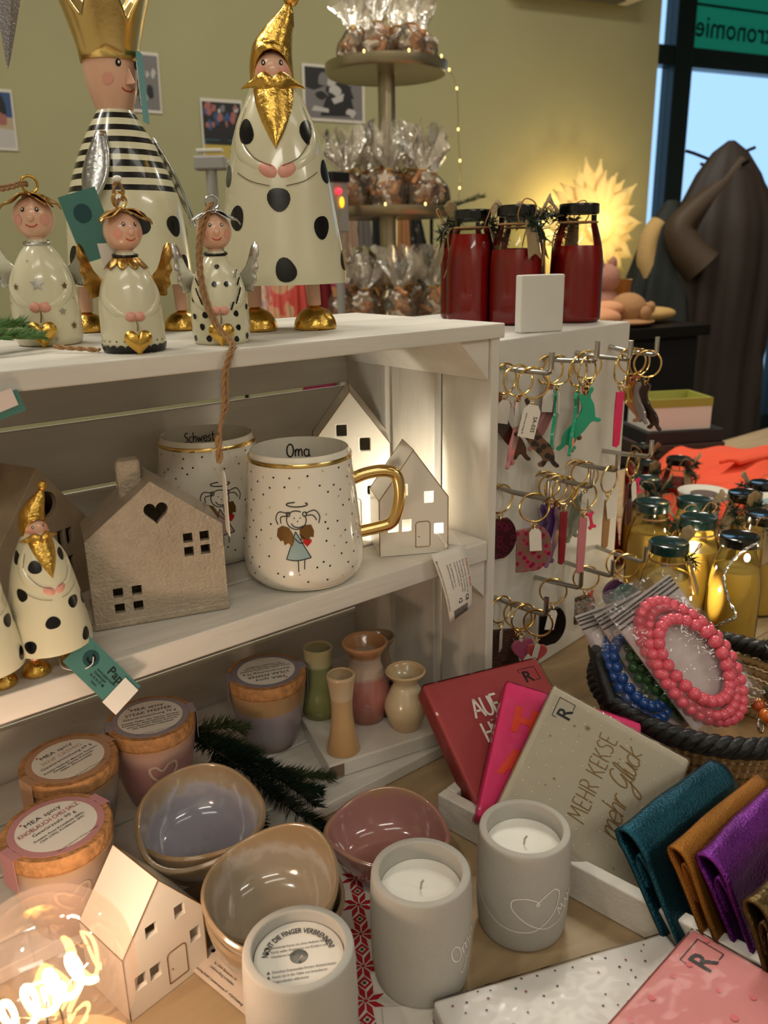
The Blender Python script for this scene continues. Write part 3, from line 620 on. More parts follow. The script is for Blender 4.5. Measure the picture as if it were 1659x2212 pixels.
# ---- angels
def leaf(w, l): return [(-w*.2, 0), (-w*.5, -l*.35), (-w*.35, -l*.7), (0, -l), (w*.35, -l*.7), (w*.5, -l*.35), (w*.2, 0)]
def angel(label, loc, yaw, k, metal, kind, collar, ringm, turn):
    t = thing('angel_figurine', label, 'figurine', loc, yaw); t.scale = (k, k, k)
    prof = dsm([(.0188, 0), (.0203, .004), (.0205, .018), (.0198, .032), (.0170, .044), (.0115, .0545), (.0070, .060), (.0055, .063)], 5)
    b = MB(); b.lathe(prof, 40); b.lathe([(0, .0001), (.0188, 0)], 40); b.obj('body', CREAM, t)
    hc, hr = (0, 0, .0755), (.0122, .0120, .0125)
    R_ = Matrix.Rotation(radians(turn), 4, 'Z')
    b = MB(); b.ell(hc, hr, 28, 18); b.tube([(0, 0, .058), (0, 0, .068)], .0052, 14); b.obj('head', SKIN, t)
    bk, wh, pk, rd = MB(), MB(), MB(), MB(); S1 = head_S(hc, hr, .0004); S = lambda x, y: R_ @ S1(x, y)
    for s in (-1, 1):
        put_disc(bk, S, s*.0042, .0042, .0011, .0013); put_disc(wh, lambda x, y: R_ @ head_S(hc, hr, .0007)(x, y), s*.0042, .0043, .0005); put_disc(pk, S, s*.0085, -.0015, .0030)
    put_line(rd, S, [(-.0035, -.0042), (-.0015, -.0055), (.0015, -.0055), (.0035, -.004)], .0006)
    bk.obj('eye', BLACK, t); wh.obj('eye_shine', WHITEP, t); pk.obj('cheek', PINKP, t); rd.obj('mouth', REDP, t)
    MB().ell(R_ @ Vector((0, -.0122, .0750)), (.0022, .0022, .002), 12, 8).obj('nose', SKIN, t)
    # hair of metal leaves
    for i in range(7):
        a = radians(-165+55*i+turn) if i < 6 else radians(100+turn); side = 1
        b = MB(); l, w_ = .0165, .0085
        def lf(u, v, a=a, l=l, w_=w_):
            ang = v*1.15; rr = .0130+.0012*v; x = (u-.5)*w_*sin(pi*min(.98, .18+v*.8)); out = .0045*v**3
            p = Vector(((rr*sin(ang)+out)*cos(a)-x*sin(a), (rr*sin(ang)+out)*sin(a)+x*cos(a), .0755+rr*cos(ang)+.0008)); return p
        front = abs(((a-radians(turn)+pi/2+pi) % (2*pi))-pi) < .6
        if front: continue
        b.grid(5, 10, lf).obj('hair_leaf', metal, t, 60, solid=.0006)
    for s in (-1, 1):
        b = MB()
        def lf(u, v, s=s):
            x = s*(.001+.0165*v); z = .0884-.0095*v**1.6+.0016*sin(v*9)*v; y = -.0075+(u-.5)*.010*sin(pi*min(.97, .2+v*.75)); return R_ @ Vector((x, y, z+.0015*abs(u-.5)))
        b.grid(5, 14, lf).obj('hair_leaf', metal, t, 60, solid=.0006)
    MB().torus((0, 0, .0945), .0048, .0008, 24, 8, Euler((pi/2, 0, .4)).to_matrix()).obj('hanging_ring', ringm, t)
    MB().torus((0, 0, .0610), .0075, .0010, 28, 8, Euler((.12, 0, 0)).to_matrix()).obj('necklace', collar, t)
    # wings
    for s in (-1, 1):
        P = [(0, 0), (.010, .010), (.016, .024), (.0205, .026), (.0215, .018), (.0195, .014), (.0205, .009), (.0180, .005), (.0185, 0), (.0155, -.003), (.0150, -.007), (.010, -.007), (.004, -.004)]
        M_ = Matrix.Translation((s*.0115, .010, .042)) @ Matrix.Rotation(radians(-s*22), 4, 'Z') @ Matrix(((s, 0, 0, 0), (0, 0, -1, 0), (0, 1, 0, 0), (0, 0, 0, 1)))
        pp = smooth_path([(x, y, 0) for x, y in P], 3, True); b = MB()
        put_poly(b, lambda x, y: M_ @ Vector((x, y, .004*(x/.02)**2)), [(p.x, p.y) for p in pp], .010, .006); b.obj('wing', metal, t, 60, solid=.0007)
    b = MB()
    for s in (-1, 1): arm(b, prof, [(s*62, .047), (s*66, .036), (s*40, .027), (s*14, .0235)], .0045, -.72)
    b.obj('arm', CREAM, t)
    b = MB()
    for s in (-1, 1): arm(b, prof, [(s*16, .0242), (s*8, .0232), (s*1, .0225)], .0036, -.45)
    b.obj('hand', PINKP, t)
    b = MB(); S = surf(prof, .0007); dk = MB()
    if kind == 'dots':
        for th, z, r in ((0, .0525, .0016), (-8, .041, .0018), (18, .041, .0018), (-62, .031, .0018), (-58, .0195, .002), (-30, .0205, .0022), (32, .021, .0020), (-38, .0125, .0022), (35, .0115, .002), (-25, .0045, .0022), (30, .0035, .0020), (-62, .0045, .002), (60, .005, .002), (65, .025, .002), (80, .014, .002), (-85, .012, .002), (110, .03, .002), (150, .015, .002), (-130, .02, .002)): b_ = MB(); spot(b_, prof, th, z, r); b_.obj('black_spot', BLACK, t)
        Sa = surf(prof, .0016)
        for s in (-1, 1):
            for i, (x, z) in enumerate(((.0135, .0475), (.0150, .0425), (.0150, .036), (.0125, .0305), (.0085, .0265))):
                put_line(b, Sa, [(s*(x-.0018), z-.0025), (s*(x+.0014), z+.0028)] if i < 2 else [(s*(x-.0012), z-.0028), (s*(x+.0010), z+.0026)], .0013, 1)
    if kind == 'hem':
        for i in range(22):
            th = i*360/22; put_disc(b, S, radians(th-180)*.0188, .0022, .0031, .0032, 14, 2); put_disc(dk, S, radians(th-180+8)*.0188, .0078, .0006)
        for i in range(48): put_poly(b, surf(prof, .0006), [(radians(i*7.5-180)*.019, .0001), (radians((i+1)*7.5-180)*.019, .0001), (radians((i+1)*7.5-180)*.019, .003), (radians(i*7.5-180)*.019, .003)])
        for i in range(10):
            g = MB(); th = radians(i*36); 
            def pf(u, v, th=th): z = .0600-.0075*v; r = rprof(prof, z)+.0008+.0006*v; a = th+(u-.5)*.0062*sin(pi*min(.97, .3+v*.65))/.0085; return Vector((r*cos(a), r*sin(a), z))
            g.grid(5, 6, pf).obj('collar_petal', metal, t, 60, solid=.0004)
    if kind == 'stars':
        gs = MB()
        for i, (th, z, r, c) in enumerate(((-42, .0355, .0024, 0), (48, .0355, .0024, 0), (-38, .0165, .0028, 1), (36, .0205, .0026, 1), (55, .0115, .0026, 0), (-60, .026, .001, 0), (-20, .0505, .001, 1), (62, .028, .001, 1), (-52, .006, .001, 0), (0, .037, .0045, 1), (20, .004, .0015, 1), (100, .03, .0025, 0), (-110, .02, .0025, 1), (150, .035, .0025, 0))):
            poly = [(x+radians(th)*rprof(prof, z), y+z) for x, y in star_poly(r)]; put_poly(gs if c else b, S, poly)
        gs.obj('silver_star', mat('grey_silver_paint', (168, 165, 158), .35, metal=.4), t)
    o_ = b.obj('print', mat('bronze_paint', (120, 95, 60), .35, metal=.4) if kind == 'stars' else BLACK, t); o_['kind'] = 'stuff'
    if dk.v: dk.obj('fine_dots', mat('brown_line', (90, 70, 52), .5), t)
    # heart on a wire
    MB().tube([(0, -.0215, .0215), (.0006, -.0238, .0185), (0, -.0245, .0145)], .0005, 6).obj('wire', mat('bronze_paint', (120, 95, 60), .35, metal=.4), t)
    hp = heart_poly(.0088, 36); b = MB()
    for sgn in (1, -1):
        vs = []; fs = []; K = 5
        for j in range(K+1):
            q = 1-j/K
            for x, y in hp: vs.append((x*q, -.0243-sgn*.0032*sqrt(max(0, 1-q*q)), .0080+y*q))
        n = len(hp)
        for j in range(K):
            for i in range(n): i2 = (i+1) % n; fs.append((j*n+i, j*n+i2, (j+1)*n+i2, (j+1)*n+i))
        b.add(vs, fs)
    b.obj('heart_pendant', GOLD, t, 60)
    return t
GOLDH = mat('antique_gold', (176, 136, 74), .3, metal=1, bump=.4, bscale=140)
a1 = angel('white angel figurine with stars on its dress and silver wings', (-.3375, .1364, ZT), radians(-17-10), 1.16, SILVER, 'stars', SILVER, GOLD, 0)
for ch in a1.children:
    if ch.name.startswith('hair_leaf'): ch.data.materials[0] = GOLDH
a2 = angel('white angel figurine with black scalloped hem and gold wings', (-.3136, .0393, ZT), radians(-22+6), 1.0, GOLDH, 'hem', BLACK, GOLD, 18)
a3 = angel('white angel figurine with black spots, striped sleeves and silver wings', (-.2465, .0423, ZT), radians(-28), 1.0, SILVER, 'dots', BLACK, SILVER, 8)
# twine of each angel: parts in world coordinates
def world_part(parent, mb, name, m, smooth=40):
    bpy.context.view_layer.update(); mb.xf(parent.matrix_world.inverted()); return mb.obj(name, m, parent, smooth)
b = MB(); rope(b, [(-.339, .137, .5095), (-.348, .120, .508), (-.368, .100, .503), (-.400, .080, .500)], .0013); rope(b, [(-.339, .138, .511), (-.348, .122, .5095), (-.368, .103, .505), (-.400, .083, .503)], .0013); world_part(a1, b, 'twine', TWINE)
b = MB(); rope(b, [(-.3135, .039, .4955), (-.3175, .036, .492), (-.3160, .040, .502), (-.3130, .0405, .5055), (-.3100, .0405, .501), (-.3120, .039, .4945)], .0012); world_part(a2, b, 'twine_loop', TWINE); b = MB()
rope(b, [(-.335, .046, .4018), (-.345, .055, .4030), (-.3565, .070, .4040)], .0016); world_part(a2, b, 'twine', TWINE)
b = MB(); b.ell((-.3130, .0405, .5075), (.0032, .0032, .0022), 10, 8); world_part(a2, b, 'frayed_end', WHITEP)
b = MB(); tp = [(-.2465, .0415, .4945), (-.2540, .0360, .4900), (-.2640, .0330, .4700), (-.2665, .030, .440), (-.2635, .020, .415), (-.2610, .004, .4035), (-.2680, -.006, .398), (-.2745, -.0085, .385), (-.277, -.010, .365), (-.2815, -.0115, .352), (-.283, -.0115, .3405)]
rope(b, tp, .0013); rope(b, [tuple(p[j]+((.0032, .001, .0)[j] if i not in (0,) else 0)*(1 if i < 9 else .2) for j in range(3)) for i, p in enumerate(tp)], .0013)
rope(b, [(-.283, -.0115, .3455), (-.2845, -.0125, .338), (-.284, -.012, .3315), (-.285, -.012, .3270)], .0022); world_part(a3, b, 'twine', TWINE)
b = MB(); b.tube(smooth_path([(-.2845, -.012, .338), (-.2905, -.012, .333), (-.289, -.013, .323), (-.282, -.014, .3195), (-.2765, -.013, .324), (-.2765, -.012, .334), (-.281, -.012, .341)], 6), .00022, 5); world_part(a3, b, 'nylon_loop', film_mat('nylon', (240, 238, 232), .5, .1, .35))
M_ = frame((-.2830, -.0140, .2995), (.35, .93, 0), (0, 0, 1)); bpy.context.view_layer.update()
o = MB(); o.prism([(-.0085, -.022), (.009, -.022), (.009, .019), (.004, .022), (-.004, .022), (-.0085, .019)], -.0003, .0003, M_); world_part(a3, o, 'price_tag', PAPER, 0)
# teal tag behind the middle angel
o = MB(); M_ = frame((-.3290, .0545, .4800), (.74, -.60, .25), (-.25, .10, .96)); o.prism([(-.0125, -.021), (.0125, -.021), (.0125, .021), (-.0125, .021)], 0, .0006, M_); to = world_part(a2, o, 'tag', TEALTAG, 0)
o = MB(); put_disc(o, plane_S(M_, .001), -.001, .008, .0058); world_part(a2, o, 'tag_emblem', mat('dark_teal_print', (24, 66, 70), .6))
o = MB(); o.prism([(-.006, -.010), (.006, -.010), (.007, .006), (-.004, .008)], 0, .0006, frame((-.3215, .0480, .462), (.75, -.6, .2), (-.45, .1, .9))); world_part(a2, o, 'price_sticker', PAPER, 0)
# ================================================================ ceramic houses
def boolean(me_obj_mesh, cutters):
    o = bpy.data.objects.new('tmp', me_obj_mesh); COL.objects.link(o); cs = []
    for c in cutters:
        m_ = c.mesh('cut', BLACK, 0); bm = bmesh.new(); bm.from_mesh(m_); bmesh.ops.recalc_face_normals(bm, faces=bm.faces); bm.to_mesh(m_); bm.free()
        co = bpy.data.objects.new('cut', m_); COL.objects.link(co); cs.append(co)
        md = o.modifiers.new('b', 'BOOLEAN'); md.object = co; md.operation = 'DIFFERENCE'; md.solver = 'EXACT'
    bpy.context.view_layer.update()
    me = bpy.data.meshes.new_from_object(o.evaluated_get(bpy.context.evaluated_depsgraph_get()))
    for x in cs+[o]:
        d = x.data; bpy.data.objects.remove(x); bpy.data.meshes.remove(d)
    return me
XZ = Matrix(((1, 0, 0, 0), (0, 0, 1, 0), (0, 1, 0, 0), (0, 0, 0, 1)))     # draw in x,z; depth along y
def house(label, loc, yaw, w, he, ha, D, m, wins, line=None, back_open=False, door=None, wall=.0035, side=(), heart=None, chimney=None, round_hole=None, scale_out=1, plate=False, bevel=.0012, roofheart=False):
    t = thing('ceramic_house', label, 'house ornament', loc, yaw)
    P = [(-w/2, 0), (w/2, 0), (w/2, he), (0, ha), (-w/2, he)]
    b = MB(); b.prism(P, 0, D, XZ)
    if chimney: cx, cy, cw, cz = chimney; b2 = MB(); b2.box((cx, cy, cz/2+ha*.35), (cw, cw*.8, cz-ha*.7+.0)); 
    me = b.mesh('walls', m, 0); bm = bmesh.new(); bm.from_mesh(me); bmesh.ops.recalc_face_normals(bm, faces=bm.faces); bm.to_mesh(me); bm.free()
    q = wall; s = (ha-he)/(w/2)
    I = [(-w/2+q, q), (w/2-q, q), (w/2-q, he-q*.3), (0, ha-q*1.4), (-w/2+q, he-q*.3)]
    cut = [MB().prism(I, q, D-q if not back_open else D+.01, XZ)]
    for x0, x1, z0, z1 in wins: cut.append(MB().box(((x0+x1)/2, 0, (z0+z1)/2), (x1-x0, q*3, z1-z0)))
    for y0, y1, z0, z1 in side: cut.append(MB().box((w/2, (y0+y1)/2, (z0+z1)/2), (q*3, y1-y0, z1-z0)))
    if heart: cut.append(MB().prism([(x+heart[0], y+heart[1]) for x, y in heart_poly(heart[2], 30)], -.01, q*2, XZ))
    if round_hole: cut.append(MB().prism([(round_hole[0]+round_hole[2]*cos(2*pi*k/24), round_hole[1]+round_hole[2]*sin(2*pi*k/24)) for k in range(24)], -.01, q*2, XZ))
    if roofheart: cut.append(MB().prism([(x+D*.5, y+he*1.02) for x, y in heart_poly(.0055, 24)], w*.2, w*.7, Matrix(((0, 0, 1, 0), (1, 0, 0, 0), (0, 1, 0, 0), (0, 0, 0, 1)))))
    me = boolean(me, cut); me.name = 'walls'
    o = link('walls', me, t); 
    md = o.modifiers.new('bevel', 'BEVEL'); md.width = bevel; md.segments = 2; md.limit_method = 'ANGLE'; md.angle_limit = radians(35)
    if chimney: b2.obj('chimney', m, t, 0, .0025)
    if plate: MB().box((0, D/2, .003), (w*1.02, D*1.04, .006)).obj('base_plate', m, t, 0, .0015)
    if line:
        def edge(pts, r=.00042): MB().tube(pts, r, 6).obj('gold_edge_line', line, t)
        edge([(-w/2-.0001, -.0001, .001), (-w/2-.0001, -.0001, he), (0, -.0003, ha), (w/2+.0001, -.0001, he), (w/2+.0001, -.0001, .001)])
        edge([(0, 0, ha+.0002), (0, D, ha+.0002)]); edge([(-w/2-.0001, 0, he), (-w/2-.0001, D, he)]); edge([(-w/2, D, he), (0, D, ha), (w/2, D, he)])
    if door:
        x0, x1, z0, z1 = door; r = .0025; pts = [(x0, z0), (x0, z1-r), (x0+r*.3, z1-r*.3), (x0+r, z1), (x1-r, z1), (x1-r*.3, z1-r*.3), (x1, z1-r), (x1, z0+r*.3), (x1-r*.3, z0), (x0+r*.3, z0)]
        b = MB(); b.tube([(x, -.0002, z) for x, z in pts], .00035, 6, True); d_ = b.obj('door_outline', line, t); MB().ell((x0+.003, -.0003, (z0+z1)/2-.002), .0006, 8, 6).obj('door_knob', line, d_)
    return t
def win(cx, cz, w_=.0075, h=.0085): return (cx-w_/2, cx+w_/2, cz-h/2, cz+h/2)
STONE = mat('speckled_glaze', (172, 156, 134), .13, bump=.7, bscale=420, var=.12, vscale=120, spec=1., bdist=.003, coat=.4)
STONE2 = mat('brown_glaze', (166, 146, 120), .3, coat=.5, bump=.35, bscale=120, var=.2, vscale=40)
# white house with the light inside
hs = house('small white porcelain house with lit windows and gold edges on the shelf', (-.0857, .0178, .2040), -.4843, .0615, .0512, .0946, .0439, PORC,
      [win(-.010, .0600, .0095, .0105), win(.0135, .0520, .0085, .0105), win(-.0185, .0270, .0095, .0100), win(-.0065, .0275, .0085, .0110), win(.0225, .0225, .0085, .0095)], GOLDLINE, True, (.0015, .0145, .0065, .0300), side=((.012, .020, .040, .049),), roofheart=True)
led = MB().ell((.012, .020, .012), .003, 12, 8).obj('led', mat('white_led', (255, 250, 235), emit=(255, 248, 225), estr=40), hs)
def lamp_in(parent, loc, watts, color, rad=.004):
    d = bpy.data.lights.new('lamp_light', 'POINT'); d.energy = watts; d.color = color; d.shadow_soft_size = rad; o = bpy.data.objects.new('lamp_light', d); COL.objects.link(o); o.parent = parent; o.location = loc; return o
lamp_in(hs, (.010, .022, .030), .32, (1, .95, .80))
MB().tube([(.021, .0, .019), (.0215, -.003, .0175), (.0245, -.0045, .012), (.0275, -.004, .008)], .0007, 6).ell((.0280, -.0035, .0065), (.0018, .0015, .0025), 10, 8).obj('plastic_loop', WHITEP, hs)
house('tall white porcelain house with dark windows at the back of the shelf', (-.0866, .1057, .2040), -.62, .0738, .085, .1347, .066, PORC, [win(-.0085, .0985, .0095, .0105), win(.0130, .0850, .0095, .0120), win(-.020, .04), win(.018, .04)], GOLDLINE, False, (-.006, .008, .006, .032))
hf = house('white porcelain house with gold roof edges beside the glowing bulb', (-.3855, -.0813, .0006), .1742, .0599, .0484, .0888, .0508, PORC,
      [win(-.0085, .0560, .0085, .0090), win(.0128, .0560, .0080, .0095), win(-.0200, .0245, .0080, .0105), win(-.0090, .0235, .0080, .0105), win(.0225, .0300, .0080, .0105)], GOLDLINE, True, (.0000, .0145, .0060, .0300))
house('speckled beige ceramic house with heart-shaped hole beside the mugs', (-.3142, .0367, .2040), -.2881, .0963, .0678, .1057, .050, STONE,
      [win(x, z, .0068, .0072) for x in (.0225, .0345) for z in (.0500, .0605)]+[win(x, z, .0068, .0072) for x in (-.0300, -.0170) for z in (.0145, .0265)], None, False, None, .005, heart=(.002, .0830, .0085), chimney=(-.012, .026, .017, .118), plate=True, bevel=.004)
house('brown glazed ceramic house with round hole at the left end of the shelf', (-.3660, .1180, .2040), .4118, .0880, .0562, .1095, .064, STONE2,
      [win(x, z, .006, .013) for x in (.0130, .0215) for z in (.050,)]+[win(.02, .028, .006, .012)], None, False, None, .005, round_hole=(.004, .0800, .0100), chimney=(-.022, .040, .022, .112), bevel=.004)
# care tag of the lit house, hanging over the shelf edge
tg = thing('hang_tag', 'white printed care tag with barcode hanging from the shelf front', 'tag'); c4 = [Vector(p) for p in ((-.089, -.008, .2116), (-.0496, -.008, .2114), (-.0416, -.0105, .1492), (-.0683, -.0105, .1412))]
def bil(u, v, off=0.):
    p = (c4[0]*(1-u)+c4[1]*u)*(1-v)+(c4[3]*(1-u)+c4[2]*u)*v; return p+Vector((0, -.004*sin(pi*v)-off, 0))
MB().grid(4, 10, lambda u, v: bil(u, v)).obj('tag', PAPER, tg, 40, solid=.0005)
S = lambda x, y: bil(.97+y/.036, .14+x/.068, .0006)      # text runs down the tag
b2 = MB()
for k, s in enumerate(('Dieses entsorgen Sie Artikel und', 'das dazugehörige Verpackungs-', 'material gemäß den geltenden', 'örtlichen Vorschriften!', '3x LR44 Batterien, im', 'Lieferumfang enthalten.')): put_text(b2, S, s, .0026, .003, -.006-.0033*k-(.0015 if k > 3 else 0), align='LEFT')
put_text(b2, S, 'Mea-Living GmbH | Sanddornstrasse 67 | 47269 Duisburg', .0021, -.003, -.0335, align='LEFT', bold=.01)
put_text(b2, S, 'CE', .0060, .0385, -.0085, align='LEFT', bold=.02)
b2.obj('print', INK, tg, 0); b2 = MB(); put_text(b2, S, 'Artikelnummer: FB05-050', .0028, .003, -.0018, align='LEFT', bold=.01); b2.obj('red_print', REDP, tg, 0)
b2 = MB()
for k in range(26): x0 = -.0275+k*.00085; put_poly(b2, S, [(.0485, x0), (.0575, x0), (.0575, x0+.00085*(.35+.4*((k*7) % 3)/2)), (.0485, x0+.00085*(.35+.4*((k*7) % 3)/2))])
b2.obj('barcode', INK, tg, 0); b2 = MB()
for k in range(3): put_line(b2, S, _arc(.042, -.016, .0022, .0022, 120*k+10, 120*k+95, 5), .0011, 1)
b2.obj('recycling_mark', INK, tg, 0)
cd_ = MB().prism([(-.018, -.011), (.018, -.011), (.018, .011), (-.018, .011)], 0, .0006, frame((-.036, .030, .2046), (.5, .85, .03), (-.85, .5, .1))).obj('paper_card', PAPER, None, 0); tag(cd_, 'small white paper card lying behind the lit house', 'card')
tl = thing('hang_tag', 'pale pink price tag hanging under the top board at the left edge', 'tag')
MB().prism([(-.011, -.006), (.011, -.006), (.011, .007), (-.011, .007)], 0, .0006, frame((-.4130, -.0035, .3800), (.95, -.1, .25), (-.25, 0, .95))).obj('tag', TEALTAG, tl, 0); MB().prism([(-.010, -.005), (.009, -.004), (.009, .006), (-.010, .006)], .0007, .0013, frame((-.4145, -.0040, .3825), (.95, -.1, .25), (-.25, 0, .95))).obj('price_sticker', mat('pale_pink_paper', (222, 205, 196), .7), tl, 0)
# ================================================================ mugs
def mug(label, loc, yaw, h, rt, rm, word, wsize, dx, seed, dress):
    t = thing('mug', label, 'mug', loc, yaw, 'white dotted angel mugs')
    out = dsm([(.0, 0), (rm*.72, .0), (rm*.86, .003), (rm*.965, .009), (rm, .017), (rm*.985, .03), (rm*.95, .05), (rt+.0012, h-.015), (rt, h)], 5)
    inn = dsm([(rt-.0012, h+.0008), (rt-.003, h), (rm*.91, .03), (rm*.85, .012), (rm*.5, .006), (0, .006)], 4)
    b = MB(); b.lathe(out, 56); b.lathe([(rt, h), (rt-.0006, h+.0008), (rt-.0012, h+.0008)], 56); b.lathe(inn, 56); b.obj('body', mat('mug_porcelain', (232, 226, 212), .12, coat=.6), t)
    op = [p for p in out if p[0] > rm*.8]; S = surf(op, .0003)
    b = MB(); b.lathe([(rt+.00035, h-.0022), (rt+.00035, h-.0002), (rt-.0004, h+.0010)], 56); b.obj('gold_rim', GOLDS, t)
    hp = smooth_path([(rprof(op, .078)-.003, 0, .080), (rm+.004, 0, .0845), (rm+.019, 0, .0860), (rm+.0285, 0, .0815), (rm+.0310, 0, .066), (rm+.0285, 0, .050), (rm+.0235, 0, .0410), (rm+.012, 0, .0375), (rm-.004, 0, .0345)], 6)
    MB().tube(hp, .0051, 14).obj('handle', GOLDS, t)
    bk, gy = MB(), MB(); rg = random.Random(seed); rows = 12
    for i in range(rows):
        z = .014+(h-.022)*i/(rows-1)
        for j in range(20):
            th = (j+.5*(i % 2)+rg.uniform(-.22, .22))/20*2*pi-pi; zz = z+rg.uniform(-.003, .003); x = th*rprof(op, zz)
            if zz > h-.005: continue
            if abs(x-dx) < .0185 and .024 < zz < .085: continue
            put_disc(bk if (i*3+j*5) % 4 else gy, S, x, zz, .00082, n=8, rings=1)
    o = bk.obj('black_dots', INK, t); o['kind'] = 'stuff'; o = gy.obj('grey_dots', mat('pale_gold_dots', (190, 178, 150), .4), t); o['kind'] = 'stuff'
    # little angel drawing
    L_ = lambda pts, wd=.0007, k=4: put_line(ik, surf(op, .0006), [(x*.001+dx, y*.001+.045) for x, y in pts], wd, k)
    f = MB(); put_poly(f, surf(op, .0004), [(x*.001+dx, y*.001+.045) for x, y in ((0, 8), (-8, -14), (0, -15), (11, -13))], dx+.001, .038); f.obj('dress_print', mat('dress_'+dress, {'blue': (150, 176, 178), 'rose': (196, 170, 160)}[dress], .3), t)
    f = MB()
    for P in ([(-2, 6), (-5, 11), (-10, 12.5), (-14, 10), (-15, 4), (-12, 0), (-10, 1), (-9, -3), (-6, -1), (-3, -4), (-1, 1)], [(3, 9), (7, 13), (12, 13), (14, 8), (13.5, 3), (11, 3.5), (9, .5), (6, 2), (4, 1)]): put_poly(f, surf(op, .00045), [(x*.001+dx, y*.001+.045) for x, y in P])
    f.obj('wing_print', mat('brown_gold_print', (128, 92, 48), .25, metal=.5), t)
    f = MB(); put_poly(f, surf(op, .0007), [(x+dx+.0085, y+.0445) for x, y in heart_poly(.0034, 20)]); f.obj('heart_print', REDP, t)
    ik = MB(); L_(_arc(1, 17, 7.5, 7.2, 60, 390, 14)); L_([(0, 8), (-8, -14)], k=1); L_([(0, 8), (11, -13)], k=1); L_([(-8, -14), (0, -15), (11, -13)]); L_([(1, -15), (1, -24)], k=1); L_([(6, -14.5), (5.5, -22)], k=1)
    L_(_arc(2, 29, 8, 1.8, 100, 400, 12), .0008); L_([(-5, 22), (-12, 23), (-15, 18), (-13.5, 13)]); L_([(-6, 20), (-11, 19), (-11, 14)]); L_([(8, 22), (15, 24), (19, 19), (18, 13.5)]); L_([(9, 20.5), (14, 20), (16.5, 16)])
    L_(_arc(-5, 21.5, 1.5, 1.7, 0, 360, 8)); L_(_arc(7.5, 21.5, 1.5, 1.7, 0, 360, 8)); L_([(-3, 14.5), (-1, 12), (3, 11.2), (6, 12.5)]); L_([(-1, 3), (3, -1), (7, -.5)]); L_([(3, 6), (6, 3), (8, 1)])
    for x, y in ((-.5, 18.5), (4, 18.6), (2, 16)): put_disc(ik, surf(op, .0006), x*.001+dx, y*.001+.045, .0005, n=8, rings=1)
    ik.obj('angel_drawing', INK, t, 0)
    # word inside the rim
    def Si(x, y):
        r = rt-.0035-(.001 if y < h-.01 else 0); a = pi/2-x/r; return Vector(((r-.0003)*cos(a), (r-.0003)*sin(a), y))
    ik = MB(); put_hand(ik, lambda x, y: Vector(((rprof(inn[::-1], y)-.0006)*cos(pi/2-x/rt), (rprof(inn[::-1], y)-.0006)*sin(pi/2-x/rt), y)), word, wsize, -.001, h-.0004-wsize*1.02, .0011 if word == 'Oma' else .0009); ik.obj('lettering', INK, t, 0)
    return t
mug('white dotted mug lettered Oma inside with gold handle', (-.1844, .0432, .2042), radians(-33), .1035, .0418, .0492, 'Oma', .0112, -.006, 5, 'blue')
mug('white dotted mug lettered Schwester inside, behind the beige house', (-.2144, .1440, .2042), radians(-24), .1035, .0418, .0485, 'Schwester', .0092, .004, 9, 'rose')
# ================================================================ spice jars
def jar(label, loc, yaw, bands, ringcol, rot, lines, heart=True, k=1., wear=0):
    t = thing('spice_jar', label, 'jar', loc, yaw, 'ceramic spice jars with cork lids'); t.scale = (k, k, k)
    prof = dsm([(0, 0), (.0215, 0), (.0240, .0015), (.0290, .018), (.0330, .036), (.0352, .052), (.0362, .0615)], 5)
    b = MB(); b.lathe(prof, 48); b.lathe([(.0362, .0615), (.0345, .0620), (.033, .055)], 48); b.obj('pot', ramp_mat('glaze_'+label[:24], bands, rough=.28, wob=.005, coat=.4), t)
    MB().lathe([(.0, .058), (.0345, .058), (.0356, .0625), (.0368, .0640), (.0370, .0725), (.0360, .0745), (0, .0745)], 48).obj('cork_lid', CORK, t, 30)
    M_ = Matrix.Translation((0, 0, .0747)) @ Matrix.Rotation(rot, 4, 'Z'); lb = MB(); lb.lathe([(0, 0), (.0318, 0), (.0318, .0002), (0, .0002)], 40)
    for s in (-1, 1): lb.box((s*.0345, 0, .0001), (.0060, .016, .0002)); lb.box((s*.03735, 0, -.013), (.0003, .016, .0260))
    lab = lb.xf(M_).obj('label', mat('label_ring_'+label[:24], ringcol, .6), t, 30)
    MB().lathe([(0, .0003), (.0268, .0003)], 40).xf(M_).obj('label_face', PAPER, lab, 0)
    b = MB(); rdm = MB(); S = plane_S(M_, .0006)
    put_text(b, S, 'MEA spicy', .0058, 0, .0145, sx=1.15); put_poly(rdm, S, [(x-.0145, y+.0198) for x, y in heart_poly(.0011, 12)])
    title, col, sub, rest = lines
    tt = MB(); put_text(tt, S, title, .0062, 0, .0068, sx=.66 if len(title) > 14 else .95); tt.obj('title_print', mat('title_'+title[:5], col, .6), lab, 0)
    put_text(b, S, sub, .0045, 0, .0012, sx=1.1)
    for i, s in enumerate(rest): put_text(b, S, s, .0030, 0, -.0045-.0034*i, bold=.008)
    put_text(b, S, 'Mea-Living GmbH · Sanddornstrasse 67 · 47269 Duisburg · www.mea-living.de', .0022, 0, -.0252, arc=-.0252 if False else None, sx=.45)
    b.obj('print', INK, lab, 0); rdm.obj('heart_mark', REDP, lab, 0)
    if heart:
        b = MB(); S = surf(prof, .0008); put_line(b, S, [(x*1.0, y+.040) for x, y in [(-.001, -.0098), (-.0085, -.002), (-.0105, .006), (-.0055, .0075), (-.0005, .0030), (.005, .0085), (.0105, .0085), (.0110, .002), (.0045, -.0065)]], .0022, 6); b.obj('heart_relief', mat('raised_glaze', (206, 182, 160), .3, coat=.4), t, 60)
    return t
TANB = (166, 136, 98)
